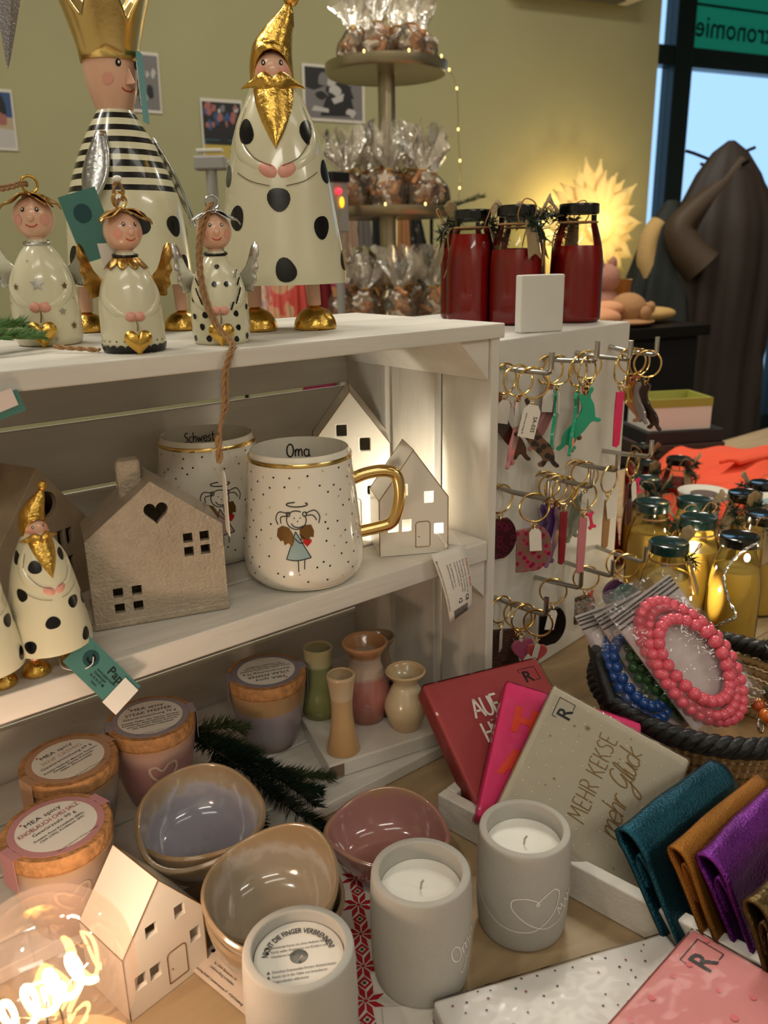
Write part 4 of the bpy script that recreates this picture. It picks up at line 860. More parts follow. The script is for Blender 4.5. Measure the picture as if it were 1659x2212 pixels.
jar('pink glazed spice jar with Steak Pfeffer label on its cork lid', (-.3072, .1054, .0128), radians(-12), [(0, (150, 112, 98)), (.02, (172, 122, 118)), (.046, (176, 128, 122)), (.055, (196, 160, 144)), (.062, (186, 146, 120))], (150, 140, 146), radians(-2),
    ('STEAK PFEFFER', (60, 50, 48), 'Gewürzmischung 75 g', ['Zutaten: Pfeffer, Salz, Paprika, Zwiebeln,', 'Schnittlauch, Säuerungsmittel: Zitronen-', 'säure, Petersilie, Rapsöl, Karotten,', 'Dill, Pastinaken, Liebstöckel']))
jar('grey-brown glazed spice jar with beige label behind the garlic salt jar', (-.3818, .0898, .0128), radians(-10), [(0, (146, 132, 118)), (.03, (150, 140, 132)), (.05, (160, 150, 142)), (.062, (158, 130, 100))], (178, 138, 108), radians(26),
    ('SENF CREMIG', (188, 160, 130), 'Gewürzmischung 69 g', ['Zutaten: Senfmehl, Meersalz, Rosmarin,', 'Zwiebeln, Paprika, Koriander,', 'Pfeffer, Zitronenschale']), False)
jar('tall beige spice jar with pink Knoblauch Chili Salz label on its cork lid', (-.4160, .0150, .0128), radians(-8), [(0, (176, 146, 120)), (.03, (188, 160, 138)), (.05, (184, 160, 146)), (.062, (176, 146, 116))], (186, 132, 134), radians(24),
    ('KNOBLAUCH CHILI SALZ', (150, 50, 48), 'Gewürzsalz 90 g', ['Zutaten: Rosa Kristallsalz (84%),', 'Chili (10%), Knoblauch (6%)']))
jar('lilac glazed spice jar with label turned upside down next to the vases', (-.1897, .1108, .0128), radians(-28), [(0, (126, 112, 104)), (.018, (150, 140, 146)), (.044, (158, 146, 152)), (.047, (172, 140, 102)), (.062, (170, 136, 96))], (140, 130, 140), radians(190),
    ('STEAK PFEFFER', (60, 50, 48), 'Gewürzmischung 75 g', ['Zutaten: Pfeffer, Salz, Paprika, Zwiebeln,', 'Schnittlauch, Petersilie, Karotten,', 'Dill, Pastinaken, Liebstöckel']), False)
# ================================================================ white riser and vases
rs = thing('riser_box', 'flat glossy white box the small vases stand on', 'box', (0, 0, 0))
MB().hexa([Vector((x, y, .0128)) for x, y in ((-.1847, .0208), (-.058, -.004), (-.0300, .0815), (-.1574, .1059))], [Vector((x, y, .0280)) for x, y in ((-.1847, .0208), (-.058, -.004), (-.0300, .0815), (-.1574, .1059))]).obj('box', mat('glossy_white_board', (206, 200, 190), .2, coat=.4), rs, 0, .0015)
MB().hexa([Vector((x, y, .0145)) for x, y in ((-.1842, .0203), (-.1710, .0172), (-.1700, .0177), (-.1832, .0208))], [Vector((x, y, .0265)) for x, y in ((-.1842, .0203), (-.1710, .0172), (-.1700, .0177), (-.1832, .0208))]).obj('side_print', mat('brown_print', (120, 100, 84), .6), rs, 0)
def vase(label, loc, prof, wall, bands, cat='vase', oct_=0):
    t = thing('bud_vase', label, cat, loc, random.uniform(-.4, .4), 'small glazed bud vases'); P = dsm(prof, 5); top = P[-1]
    fn = (lambda p, a: p*1.0) if not oct_ else (lambda p, a: Vector((p.x*(1+.03*cos(8*a)*(1 if .012 < p.z < .05 else 0)), p.y*(1+.03*cos(8*a)*(1 if .012 < p.z < .05 else 0)), p.z)))
    inn = [(max(r-wall, .001), z) for r, z in P if z > top[1]*.45][::-1]
    b = MB(); b.lathe([(0, 0)]+P, 40, fn=fn); b.lathe([top, (top[0]-wall*.5, top[1]+wall*.4), (inn[0][0], top[1])], 40); b.lathe(inn+[(0, inn[-1][1])], 40)
    o = b.obj('vase_body', ramp_mat('vase_'+label[:22], bands, rough=.22, wob=.004, coat=.5, wscale=60), t)
    return t
ZB = .0284
vase('slim green glazed bud vase at the back of the white box', (-.1379, .1000, ZB), [(.0170, 0), (.0185, .008), (.0165, .018), (.0135, .030), (.0132, .045), (.0140, .060), (.0145, .0700)], .003, [(0, (104, 106, 56)), (.02, (122, 126, 78)), (.052, (118, 126, 84)), (.055, (168, 164, 128)), (.07, (164, 150, 110))])
vase('pink glazed bud vase with flared brown rim', (-.1086, .0638, ZB), [(.0165, 0), (.0190, .006), (.0235, .022), (.0232, .034), (.0180, .050), (.0150, .060), (.0160, .068), (.0215, .0780), (.0220, .0800)], .003, [(0, (146, 92, 74)), (.02, (168, 106, 98)), (.046, (172, 112, 104)), (.050, (190, 164, 146)), (.066, (188, 166, 150)), (.070, (174, 124, 84)), (.08, (176, 128, 88))])
vase('tall narrow tan bud vase at the front of the white box', (-.1587, .0341, ZB), [(.0150, 0), (.0152, .002), (.0120, .018), (.0100, .035), (.0100, .050), (.0120, .066), (.0132, .0735), (.0130, .0755)], .0028, [(0, (176, 138, 92)), (.03, (190, 156, 112)), (.052, (188, 156, 116)), (.055, (196, 176, 146)), (.0755, (186, 160, 124))])
vase('squat cream bud vase with wide rim next to the red napkins', (-.0903, .0262, ZB), [(.0130, 0), (.0140, .002), (.0195, .016), (.0200, .026), (.0150, .038), (.0120, .045), (.0130, .0500), (.0185, .0570), (.0190, .0585)], .0028, [(0, (176, 146, 106)), (.02, (196, 176, 140)), (.045, (200, 184, 152)), (.0585, (188, 160, 120))])
vase('grey-brown bud vase half hidden behind the pink vase', (-.0760, .0840, ZB), [(.0130, 0), (.0160, .01), (.0150, .03), (.0110, .05), (.0120, .058), (.0165, .0665), (.0170, .068)], .0028, [(0, (110, 92, 76)), (.03, (120, 104, 88)), (.068, (128, 104, 80))])
vase('dark brown small vase between the pink and cream vases', (-.0880, .0535, ZB), [(.0085, 0), (.0095, .002), (.0102, .012), (.0085, .024), (.0072, .0300), (.0090, .0345)], .002, [(0, (58, 40, 34)), (.02, (74, 52, 44)), (.0345, (80, 58, 46))])
# ================================================================ bowls
def bowl(label, loc, tilt, k, bands, seed, sy=1., hz=1.):
    t = thing('ceramic_bowl', label, 'bowl', loc, 0, 'hand-shaped ceramic bowls', rot=tilt); t.scale = (k, k, k)
    rg = random.Random(seed); p1, p2, p3 = rg.uniform(0, 6), rg.uniform(0, 6), rg.uniform(0, 6)
    def fn(p, a):
        q = min(1, p.z/.04); f = 1+q*(.036*sin(2*a+p1)+.024*sin(3*a+p2)+.010*sin(5*a+p3)); return Vector((p.x*f, p.y*f*sy, p.z*hz*(1+.07*q*sin(2*a+p3)+.05*q*sin(3*a+p1))))
    pr = dsm([(0, 0), (.020, 0), (.023, .0015), (.034, .010), (.0420, .024), (.0462, .0390), (.0455, .0420), (.0430, .0415), (.0390, .026), (.0315, .0125), (.020, .0070), (0, .006)], 5)
    MB().lathe(pr, 64, fn=fn).obj('bowl_body', ramp_mat('bowl_'+label[:30], bands, rough=.14, wob=.011, wscale=85, coat=.8, bump=.25, bscale=45), t, 60)
LAV = [(0, (126, 120, 124)), (.006, (142, 140, 152)), (.020, (146, 142, 152)), (.026, (162, 156, 160)), (.030, (160, 142, 116)), (.042, (148, 124, 94))]
TANBOWL = [(0, (140, 126, 106)), (.006, (148, 134, 114)), (.022, (150, 138, 120)), (.028, (168, 158, 146)), (.033, (154, 134, 108)), (.042, (148, 124, 94))]
OUTB = [(0, (140, 128, 112)), (.02, (158, 146, 130)), (.034, (168, 148, 124)), (.042, (164, 132, 94))]
bowl('lavender-grey bowl with tan rim on top of the stack by the fir branch', (-.3215, -.0050, .0270), (.20, -.10, .3), 1.03, LAV, 1)
bowl('pale lower bowl under the lavender-grey one', (-.3200, -.0010, .0130), (.04, -.02, 1.2), 1.03, OUTB, 2)
bowl('beige brown bowl tilted on top of the front stack', (-.3164, -.1040, .0300), (.06, -.20, .5), .985, TANBOWL, 3)
bowl('tan lower bowl carrying the tilted beige one', (-.3170, -.1010, .0135), (.0, -.08, 2.0), .985, TANBOWL, 4)
bowl('tan bottom bowl of the front stack on the table', (-.3190, -.0990, .0020), (0, 0, 3.), .95, TANBOWL, 6)
bowl('shallow oval pink glazed bowl behind the middle candle', (-.2030, -.0840, .0022), (.03, .0, -.6), 1.06, [(0, (150, 100, 92)), (.01, (162, 112, 106)), (.03, (168, 120, 114)), (.038, (166, 130, 98)), (.042, (160, 122, 84))], 5, .88, .80)
# ================================================================ concrete candles
def candle(label, loc, yaw, k, kind):
    t = thing('concrete_candle', label, 'candle', loc, yaw, 'candles in concrete cups'); t.scale = (k, k, k)
    op = dsm([(.0262, 0), (.0292, .0012), (.0308, .006), (.0320, .020), (.0324, .045), (.0320, .066), (.0314, .0770), (.0308, .0796)], 5)
    b = MB(); b.lathe([(0, 0)]+op, 56); b.lathe([op[-1], (.0302, .0802), (.0266, .0802), (.0260, .0794)], 56); b.lathe([(.0260, .0794), (.0258, .060), (0, .060)], 56); b.obj('cup', CONCRETE, t, 50)
    b = MB(); n = 40; rg = random.Random(len(label))
    b.lathe([(.0256, .0600), (.0256, .0672), (.024, .0668), (.012, .0666), (.003, .0660), (0, .0660)], n); b.obj('wax', WAX, t)
    S = surf(op, .0004)
    if kind == 'paper':
        b = MB(); pr = [(.0052, .0722), (.0252, .0722), (.0252, .0726), (.0052, .0726), (.0052, .0722)]; b.lathe(pr, 48); pd = b.obj('paper_disc', PAPER, t, 30)
        Sx = plane_S(Matrix.Translation((0, 0, .0727)) @ Matrix.Rotation(radians(6), 4, 'Z'), .0003); b = MB()
        put_text(b, Sx, 'NICHT DIE FINGER VERBRENNEN!', .0052, 0, .0165, sx=.62, arc=.0175, bold=.02)
        for y, ls in ((.0075, ('Brennende Kerze nie ohne Aufsicht lassen', 'Kerze außer Reichweite von Kindern und', 'Haustieren halten')), (-.0095, ('Zwischen brennenden Kerzen Abstand lassen', 'Kerze nie in der Nähe von brennbaren', 'Gegenständen abbrennen'))):
            for i, s in enumerate(ls): put_text(b, Sx, s, .0024, -.0155, y-.0032*i, align='LEFT', sx=.8)
            for i in range(2): put_poly(b, Sx, [(-.0185, y-.0032*i), (-.0165, y-.0032*i), (-.0175, y+.0018-.0032*i)])
        b.obj('print', INK, pd, 0)
    MB().tube([(0, 0, .0655), (.0004, .0003, .070), (.0018, -.001, .0735)], .0007, 6).obj('wick', mat('wick_cotton', (190, 178, 168), .8), t)
    b = MB(); W = mat('white_engraving', (238, 232, 222), .7)
    if kind == 'mama':
        put_line(b, S, [(-.046, .048), (-.038, .040), (-.026, .028), (-.012, .0215), (.004, .0205), (.0135, .0240), (.024, .0345), (.0275, .0470), (.0235, .0525), (.0175, .0505), (.0115, .0455), (.0100, .0435), (.0112, .0425), (.0118, .0440), (.0100, .0462), (.003, .0485), (-.0055, .0460), (-.0060, .0385), (.003, .0290), (.0125, .0235), (.020, .0220), (.030, .0250), (.036, .031)], .0008, 6)
        put_hand(b, S, 'MAMA', .0085, .040, .0335, .0007, .5)
    if kind == 'oma':
        put_hand(b, S, 'Oma', .013, .036, .036, .0007, .35); put_line(b, S, [(.030, .022), (.0315, .0205), (.034, .024), (.036, .029), (.038, .0285), (.041, .034), (.05, .045)], .0008, 5)
    if b.v: b.obj('engraving', W, t, 0)
    return t
candle('concrete candle with an engraved heart line, right of the other two', (-.1655, -.1882, .0004), radians(-50), 1., 'mama')
candle('middle concrete candle with engraving turned towards the right', (-.2500, -.1755, .0014), radians(-45), 1.02, 'oma')
candle('front concrete candle still covered by a round paper safety disc', (-.3434, -.1755, .0014), radians(-35), 1.02, 'paper')
# ================================================================ patterned paper runner under the candles
RUN = mat('white_runner_paper', (214, 206, 196), .75); RED2 = mat('runner_red', (170, 24, 34), .7); GRN2 = mat('runner_green', (62, 70, 40), .7)
ru = thing('table_runner', 'white paper runner printed with red stars and green snowflakes', 'table runner'); dv = Vector((-.562, -.827, 0)); nv = Vector((-.827, .562, 0)); O_ = Vector((-.2468, -.1026, .0004))
RM = frame(O_, nv*-1, dv*-1); 
MB().box((-.018, -.03, .0004), (.098, .20, .0008)).xf(RM).obj('paper', RUN, ru, 0); RS = plane_S(RM, .0011)
MB().box((.045, -.128, .0012), (.07, .08, .0008)).xf(RM).obj('overlapping_sheet', RUN, ru, 0)
def kite(a, r, cx, cy): 
    ca, sa = cos(a), sin(a); P = [(.10, 0), (.42, .30), (1.0, .38), (.62, .02)]; return [(cx+(x*ca-y*sa)*r, cy+(x*sa+y*ca)*r) for x, y in P]
for k in range(8):
    cy = .056-.0275*k
    for j in range(8): b = MB(); a = j*pi/4; P = kite(a, .0122, 0, cy); b.add([RS(*p) for p in P], [(0, 1, 2, 3)]); b.obj('star_petal', RED2, ru, 0)
    b = MB(); put_disc(b, RS, 0, cy, .0013, n=10, rings=1); b.obj('star_centre', RED2, ru, 0)
    b = MB(); d = .0052; e = .0028; yy = cy-.01375; o_ = [(0, d), (d, 0), (0, -d), (-d, 0)]; i_ = [(0, e), (e, 0), (0, -e), (-e, 0)]
    b.add([RS(x, y+yy) for x, y in o_+i_], [(j, (j+1) % 4, 4+(j+1) % 4, 4+j) for j in range(4)]); b.obj('diamond', RED2, ru, 0); b = MB(); put_disc(b, RS, 0, yy, .0013, n=8, rings=1); b.obj('diamond_dot', GRN2, ru, 0)
    for sx in (-.0215, .0215):
        if sx > 0 and k < 4: continue
        b = MB(); yy = cy+.006
        for j in range(6):
            a = j*pi/3+.3; ca, sa = cos(a), sin(a); F = lambda x, y: (sx+x*ca-y*sa, yy+x*sa+y*ca)
            put_line(b, RS, [F(0, 0), F(.0072, 0)], .0011, 1); put_line(b, RS, [F(.0035, 0), F(.0056, .0022)], .001, 1); put_line(b, RS, [F(.0035, 0), F(.0056, -.0022)], .001, 1)
        b.obj('snowflake', GRN2, ru, 0)
# loose care tag by the front house
tg = thing('hang_tag', 'printed care tag lying against the white house by the bulb', 'tag'); M_ = frame((-.3687, -.0730, .0022), (.0113, -.0590, 0), (.0296, .0076, .004))
MB().prism([(0, 0), (.062, 0), (.062, .034), (.004, .034), (0, .030)], 0, .0006, M_).obj('tag', mat('warm_paper', (206, 186, 166), .7), tg, 0); S = plane_S(M_, .0009); b = MB()
put_text(b, S, 'Mea-Living GmbH | Sanddornstrasse 67 · 47269 Duisburg', .0022, .003, .0025, align='LEFT', bold=.01, sx=.95)
for i, s in enumerate(('Bitte entsorgen Sie Artikel und', 'das dazugehörige Verpackungs-', 'material gemäß den geltenden', 'örtlichen Vorschriften.', '3x LR44 Batterien, im', 'Lieferumfang enthalten.')): put_text(b, S, s, .0026, .012, .0275-.0034*i-(.002 if i > 3 else 0), align='LEFT')
put_disc(b, S, .0045, .018, .0015); b.obj('print', INK, tg, 0)
# ================================================================ fir branches
def fir(label, base, twigs, mats, nl=.012, dens=1500, seed=1, up=.5, smat=None):
    t = thing('fir_branch', label, 'fir branch', base); rg = random.Random(seed)
    V = Vector
    for pts, r0 in twigs:
        P = smooth_path(pts, 8); MB().tube(P, [r0*(1-.6*i/(len(P)-1)) for i in range(len(P))], 6).obj('twig', smat or STEM, t)
        L_ = sum((P[i+1]-P[i]).length for i in range(len(P)-1)); n = int(dens*L_); b = MB()
        for k in range(n):
            f = rg.random()*(len(P)-1); i = min(len(P)-2, int(f)); p = P[i].lerp(P[i+1], f-i); d = (P[i+1]-P[i]).normalized(); u = d.orthogonal().normalized(); v = d.cross(u); a = rg.uniform(0, 2*pi)
            lat = d.cross(V((0, 0, 1))); lat = lat.normalized() if lat.length > .05 else u; upv = lat.cross(d).normalized(); a = radians(rg.uniform(-25, 75)); o = lat*(rg.choice((-1, 1))*cos(a))+upv*sin(a); tip = (d*rg.uniform(.45, .8)+o*rg.uniform(.6, 1)+Vector((0, 0, .1))).normalized(); l = nl*rg.uniform(.7, 1.1)*(1-.35*f/len(P)); wv = tip.cross(o if abs(tip.dot(o)) < .95 else u).normalized()*.0007; q = tip.cross(wv).normalized()*.00035
            m_ = p+tip*l*.5+o*l*.06; e = p+tip*l+o*l*.02
            b.add([p-wv, p+wv, m_+wv+q, m_-wv+q, e], [(0, 1, 2, 3), (3, 2, 4)])
        o = b.obj('needles', mats[len(t.children) % len(mats)], t, 0); o['kind'] = 'stuff'
    return t
DG = mat('dark_fir_needles', (32, 48, 36), .45); DG2 = mat('olive_fir_needles', (64, 76, 46), .5)
V = Vector
B0 = V((-.262, .085, .040))
def rel(*ps): return [V(p)-B0 for p in ps]
fir('dark green fir branch lying between the bowls and the vases', B0, [(rel((-.275, .110, .060), (-.256, .078, .046), (-.236, .050, .034), (-.214, .030, .028), (-.1885, .0130, .0225)), .002), (rel((-.258, .082, .042), (-.247, .036, .034), (-.240, -.008, .026), (-.2300, -.0340, .0185)), .0018),
     (rel((-.262, .085, .040), (-.266, .040, .030), (-.2665, .012, .022), (-.2735, -.0130, .0175)), .0018), (rel((-.268, .100, .058), (-.252, .082, .066), (-.236, .074, .062)), .0015), (rel((-.260, .084, .048), (-.246, .050, .046), (-.226, .018, .032), (-.208, .002, .024)), .0015), (rel((-.268, .098, .050), (-.262, .062, .050), (-.252, .030, .040), (-.246, .005, .030)), .0015), (rel((-.272, .105, .05), (-.248, .088, .046), (-.228, .068, .036)), .0015), (rel((-.252, .066, .044), (-.232, .030, .034), (-.222, -.012, .024)), .0015)], [DG, DG2, DG], .0180, 5200, 3)
fir('light green fir sprig at the left end of the crate top', (-.382, .088, .4040), [([(-.03, -.01, .006), (-.005, .008, .006), (.030, .026, .004)], .0014), ([(-.03, -.012, .008), (.0, -.008, .008), (.022, -.002, .005)], .0014), ([(-.03, .0, .008), (.0, .02, .012), (.020, .030, .012)], .0014)], [mat('bright_fir_green', (124, 156, 92), .6), mat('mid_fir_green', (88, 124, 66), .6)], .0130, 3800, 5)
# ================================================================ bulb lamp at the lower left
bl = thing('bulb_lamp', 'round glowing filament bulb lamp on a wooden foot at the lower left', 'lamp', (-.4680, -.1390, 0))
gp = dsm([(.0130, .070), (.0140, .078), (.0220, .086), (.0360, .099), (.0445, .115), (.0465, .130), (.0430, .148), (.0320, .163), (.0160, .1715), (0, .1735)], 5)
gp = [(r*.93 if z > .08 else r, z-.016) for r, z in gp]
MB().lathe(gp, 56).obj('glass_globe', film_mat('bulb_glass', (250, 242, 236), .045, .03, .028, (255, 236, 222), flat=.10), bl, 60)
MB().lathe([(0, .048), (.0135, .048), (.0140, .052), (.0132, .055), (.0140, .058), (.0132, .061), (.0138, .064), (.0125, .068), (0, .070)], 24).obj('screw_cap', GOLDS, bl); MB().lathe([(0, .0002), (.042, .0002), (.044, .003), (.043, .040), (.040, .046), (.018, .047), (.018, .052), (0, .052)], 40).obj('wooden_foot', mat('light_wood', (196, 158, 116), .5, bump=.1), bl, 30)
MB().tube([(0, 0, .062), (0, 0, .092), (0, 0, .100)], [.006, .004, .003], 10).obj('glass_stem', GLASS, bl)
FIL = mat('glowing_filament', (255, 200, 120), emit=(255, 200, 132), estr=22)
rt_, up_ = Vector((.776, -.631, -.018)), Vector((.2025, .2223, .9537)); fc = Vector((0, 0, .112)); fa, fb = fc-rt_*.030-up_*.026, fc+rt_*.020+up_*.010; fd = (fb-fa).normalized(); fu = fd.orthogonal().normalized(); fv = fd.cross(fu)
for k in range(1):
    P = [fa.lerp(fb, i/90)+(fu*cos(i/90*2*pi*4.5+pi*k)+fv*sin(i/90*2*pi*4.5+pi*k))*.0085 for i in range(91)]; MB().tube(P, .0016, 8).obj('filament', FIL, bl)
for q in (fa, fb): MB().tube([(0, 0, .088), (q*.5+Vector((0, 0, .05))), q], .0003, 4).obj('support_wire', STEEL, bl)
lamp_in(bl, (0, 0, .122), .88, (1, .80, .64), .016)
# ================================================================ white wooden tray with napkins and pouches
T0 = Vector((-.1398, -.0719, 0)); tx = Vector((.989, .148, 0)); ty = Vector((.148, -.989, 0))
TM = frame(T0, tx, ty*-1)
tr = thing('wooden_tray', 'shallow white wooden tray holding napkin packs and leather pouches', 'tray')
def tbox(name, x0, x1, y0, y1, z0, z1): MB().box(((x0+x1)/2, -(y0+y1)/2, (z0+z1)/2), (x1-x0, y1-y0, z1-z0)).xf(TM).obj(name, WHITEWOOD, tr, 0, .0012)
tbox('side_wall', 0, .011, 0, .44, .0006, .030); tbox('end_wall', .0112, .1388, 0, .011, .0006, .030); tbox('side_wall', .139, .150, 0, .44, .0006, .030); tbox('end_wall', .0112, .1388, .429, .44, .0006, .030); tbox('bottom_board', .0112, .1388, .0112, .4288, .0006, .005)
def pack(label, TL, TR, BL, th, m, prints=(), extra=None, film=True):
    """wrapped pack of paper napkins; prints: (material, function(mesh, surface, size))"""
    TL, TR, BL = Vector(TL), Vector(TR), Vector(BL); X = TR-TL; Y = TL-BL; L_ = X.length; H = Y.length; c = TL+(X-Y)/2; M_ = frame(c, X, Y)
    t = thing('napkin_pack', label, 'napkins', (0, 0, 0)); t.matrix_world = M_
    MB().box((0, 0, -th/2), (L_, H, th)).obj('napkins', m, t, 0, .0025)
    if film: MB().box((0, 0, -th/2), (L_+.0016, H+.0016, th+.0030)).obj('plastic_wrap', WRAP, t, 0, .003)
    S = plane_S(Matrix.Identity(4), .0006)
    for k, (pm, fn, nm) in enumerate(prints):
        b = MB(); fn(b, plane_S(Matrix.Identity(4), .0005+.0001*k), L_, H); b.obj(nm, pm, t, 0)
    return t
def logo(b, S, L_, H, x=None, y=None, k=1.):
    x = L_/2-.0165 if x is None else x; y = H/2-.0165 if y is None else y
    put_text(b, S, 'R', .0165*k, x-.0020*k, y-.0060*k, bold=.012, sx=1.0); s = .0090*k
    for P in ([(x-s*.95, y+s*.9), (x+s, y+s*.9)], [(x+s, y+s*.9), (x+s, y-s*.62)], [(x+s, y-s*.62), (x+s*.45, y-s*.62)], [(x-s*.95, y+s*.9), (x-s*.95, y+s*.5)]): put_line(b, S, P, .0005*k, 1)
NAPR = mat('dark_red_napkin', (162, 64, 66), .6); NAPP = mat('hot_pink_napkin', (222, 50, 112), .6); NAPS = mat('silver_grey_napkin', (176, 166, 146), .45, bump=.25, bscale=50, stretch=(.3, 4, 1)); NAPL = mat('salmon_pink_napkin', (198, 124, 122), .6); NAPW = mat('white_napkin', (218, 212, 206), .6)
def txt_red(b, S, L_, H):
    for i, s in enumerate(('AUF', 'HÜ', 'E')): put_hand(b, S, s, .0185, -.012-.004*i, .016-.024*i, .0022, .0, .95)
pack('dark red napkin pack with white lettering leaning at the back of the tray', (-.1003, -.0087, .0902), (.0152, -.0411, .091), (-.1279, -.1084, .0293), .022, NAPR, [(INK, logo, 'logo'), (WHITEP, txt_red, 'lettering')])
def txt_pink(b, S, L_, H):
    put_text(b, S, 'H', .030, -.038, .018, bold=.05); put_text(b, S, 'A', .030, -.040, -.020, bold=.05)
pack('hot pink napkin pack with orange letters between the red and grey packs', (-.0552, -.0686, .1035), (.0204, -.1563, .0719), (-.1415, -.1191, .0371), .020, NAPP, [(INK, lambda b, S, L_, H: logo(b, S, L_, H), 'logo'), (mat('orange_print', (232, 70, 40), .6), txt_pink, 'lettering')])
GOLDP = mat('gold_print', (128, 98, 48), .35, metal=.4)
def txt_silver(b, S, L_, H):
    put_hand(b, S, 'MEHR KEKSE', .0140, .006, -.003, .0008, 0, 1.08); put_hand(b, S, 'mehr Glück', .0185, .006, -.0265, .0010, .06, .88, .25)
def stars_silver(b, S, L_, H):
    for x, y, r in ((.040, .022, .0034), (.036, .032, .0016), (.030, .026, .0008), (-.012, .030, .0016), (-.020, .034, .0010), (-.045, .012, .0018), (-.040, .020, .0009), (.050, -.012, .0010), (-.050, -.034, .0010), (.018, .046, .0013)): put_poly(b, S, [(x+p, y+q) for p, q in star_poly(r, 7, .25)], x, y)
def dots_silver(b, S, L_, H):
    rg = random.Random(4)
    for i in range(9):
        for j in range(9):
            x, y = -.052+.013*i+rg.uniform(-.003, .003)+.006*(j % 2), -.052+.013*j+rg.uniform(-.003, .003)
            if abs(x) < L_/2-.003 and abs(y) < H/2-.003: put_disc(b, S, x, y, .00045, n=6, rings=1)
sp_ = pack('silver grey napkin pack reading Mehr Kekse mehr Glück in gold', (-.1471, -.142, .0557), (-.0468, -.1134, .115), (-.0922, -.238, .0091), .020, NAPS, [(INK, logo, 'logo'), (GOLDP, txt_silver, 'lettering'), (GOLDP, stars_silver, 'stars'), (WHITEP, dots_silver, 'white_dots')])
def dots_on(seed, n, r, cols=None):
    def fn(b, S, L_, H):
        rg = random.Random(seed)
        for i in range(n):
            for j in range(n):
                x, y = (-.5+(i+.5+.25*(j % 2))/n)*L_+rg.uniform(-.004, .004), (-.5+(j+.5)/n)*H+rg.uniform(-.004, .004)
                if abs(x) < L_/2-.003 and abs(y) < H/2-.003 and rg.random() < .75: put_disc(b, S, x, y, r*rg.uniform(.7, 1.2), n=8, rings=1)
    return fn
ew = Vector((-.93, .365, 0)).normalized(); ez = Vector((-.365, -.93, 0)).normalized(); Cw = Vector((-.1130, -.2695, .0175))
pack('white napkin pack with tiny dark dots lying in front of the candles', Cw+ew*.168, Cw, Cw+ew*.168+ez*.168, .016, NAPW, [(mat('grey_dots', (84, 78, 84), .6), dots_on(2, 15, .0008), 'dark_dots'), (mat('plum_dots', (150, 96, 116), .6), dots_on(8, 7, .0009), 'plum_dots')])
Cp = Vector((-.1085, -.2905, .0400)); e1 = Vector((-.997, -.06, -.04)).normalized(); e2 = Vector((-.045, -.998, .02)).normalized()
pack('salmon pink napkin pack with pale dots at the lower right corner', Cp+e1*.165, Cp, Cp+e1*.165+e2*.165, .016, NAPL, [(INK, lambda b, S, L_, H: logo(b, S, L_, H, L_/2-.018, H/2-.017, 1.25), 'logo'), (mat('rose_dots', (204, 104, 108), .6), dots_on(5, 8, .0021), 'pale_dots')])
# folded leather pouches
def pouch(label, A, B, zt, drop, lean, gap, m, zipper=False):
    t = thing('leather_pouch', label, 'pouch', (0, 0, 0), 0, 'folded metallic leather pouches'); A, B = Vector((A[0], A[1], zt)), Vector((B[0], B[1], zt)); ax = (B-A).normalized(); nn = Vector((ax.y, -ax.x, 0)); 
    if nn.y > 0: nn = -nn
    r = gap; P = [(-r*.2, -drop*.98), (-r*.5, -drop*.6), (-r*.8, -drop*.25), (-r, -r*1.2), (-r*.75, -r*.3), (0, 0), (r*.75, -r*.3), (r*1.1, -r*1.3), (r*.95, -drop*.3), (r*1.0, -drop*.62), (r*1.2, -drop*.97)]
    PP = smooth_path([(a, b_, 0) for a, b_ in P], 5)
    def wv(u, v):
        i = v*(len(PP)-1); k = min(len(PP)-2, int(i)); p = PP[k].lerp(PP[k+1], i-k); q = -p.y/drop
        return A.lerp(B, u)+nn*(p.x+lean*q+.0008*sin(u*9+q*5))+Vector((0, 0, p.y+.0006*sin(u*11+p.x*300)))
    MB().grid(26, len(PP)-1, wv).obj('flap', m, t, 70, solid=.0022)
    P2 = [(-r*.55, -drop*.95), (-r*.5, -drop*.4), (-r*.35, -r*2.2), (r*.1, -r*1.7), (r*.45, -r*2.4), (r*.6, -drop*.5), (r*.75, -drop*.92)]; QQ = smooth_path([(a, b_, 0) for a, b_ in P2], 4)
    def wv2(u, v):
        i = v*(len(QQ)-1); k = min(len(QQ)-2, int(i)); p = QQ[k].lerp(QQ[k+1], i-k); q = -p.y/drop; return A.lerp(B, .03+.94*u)+nn*(p.x+lean*q)+Vector((0, 0, p.y))
    MB().grid(10, len(QQ)-1, wv2).obj('inner_fold', m, t, 70, solid=.0016)
    if zipper: MB().tube([A+nn*(r+lean*.2)+Vector((-.002, 0, -r*1.6)), A+nn*(r+.010)+Vector((-.012, -.003, -r*2.6)), A+nn*(r+.012)+Vector((-.016, -.004, -r*2.9))], .0009, 6).obj('zip_pull', GOLDS, t)
    return t
def leather(name, c, rough=.28, bs=220): return mat(name, c, rough, metal=.85, bump=.5, bscale=bs*2.6, bdist=.002, var=.3, vscale=25, stretch=(1, 1, 1))
pouch('dark teal metallic leather pouch leaning on the grey napkins', (-.1180, -.2345), (.004, -.2325), .081, .066, .040, .0095, leather('teal_leather', (30, 80, 98)))
pouch('copper gold suede pouch between the teal and purple pouches', (-.1075, -.2665), (.011, -.2640), .081, .066, .036, .0065, leather('gold_leather', (158, 104, 42), .4, 400))
pouch('metallic purple leather pouch with open folded edge', (-.1000, -.2840), (.021, -.2775), .082, .066, .036, .0085, leather('purple_leather', (112, 42, 134)))
pouch('black and gold leather pouch with zip at the right picture edge', (-.1145, -.3240), (.000, -.3270), .082, .064, .026, .0080, leather('black_gold_leather', (92, 76, 44), .3, 120), True)
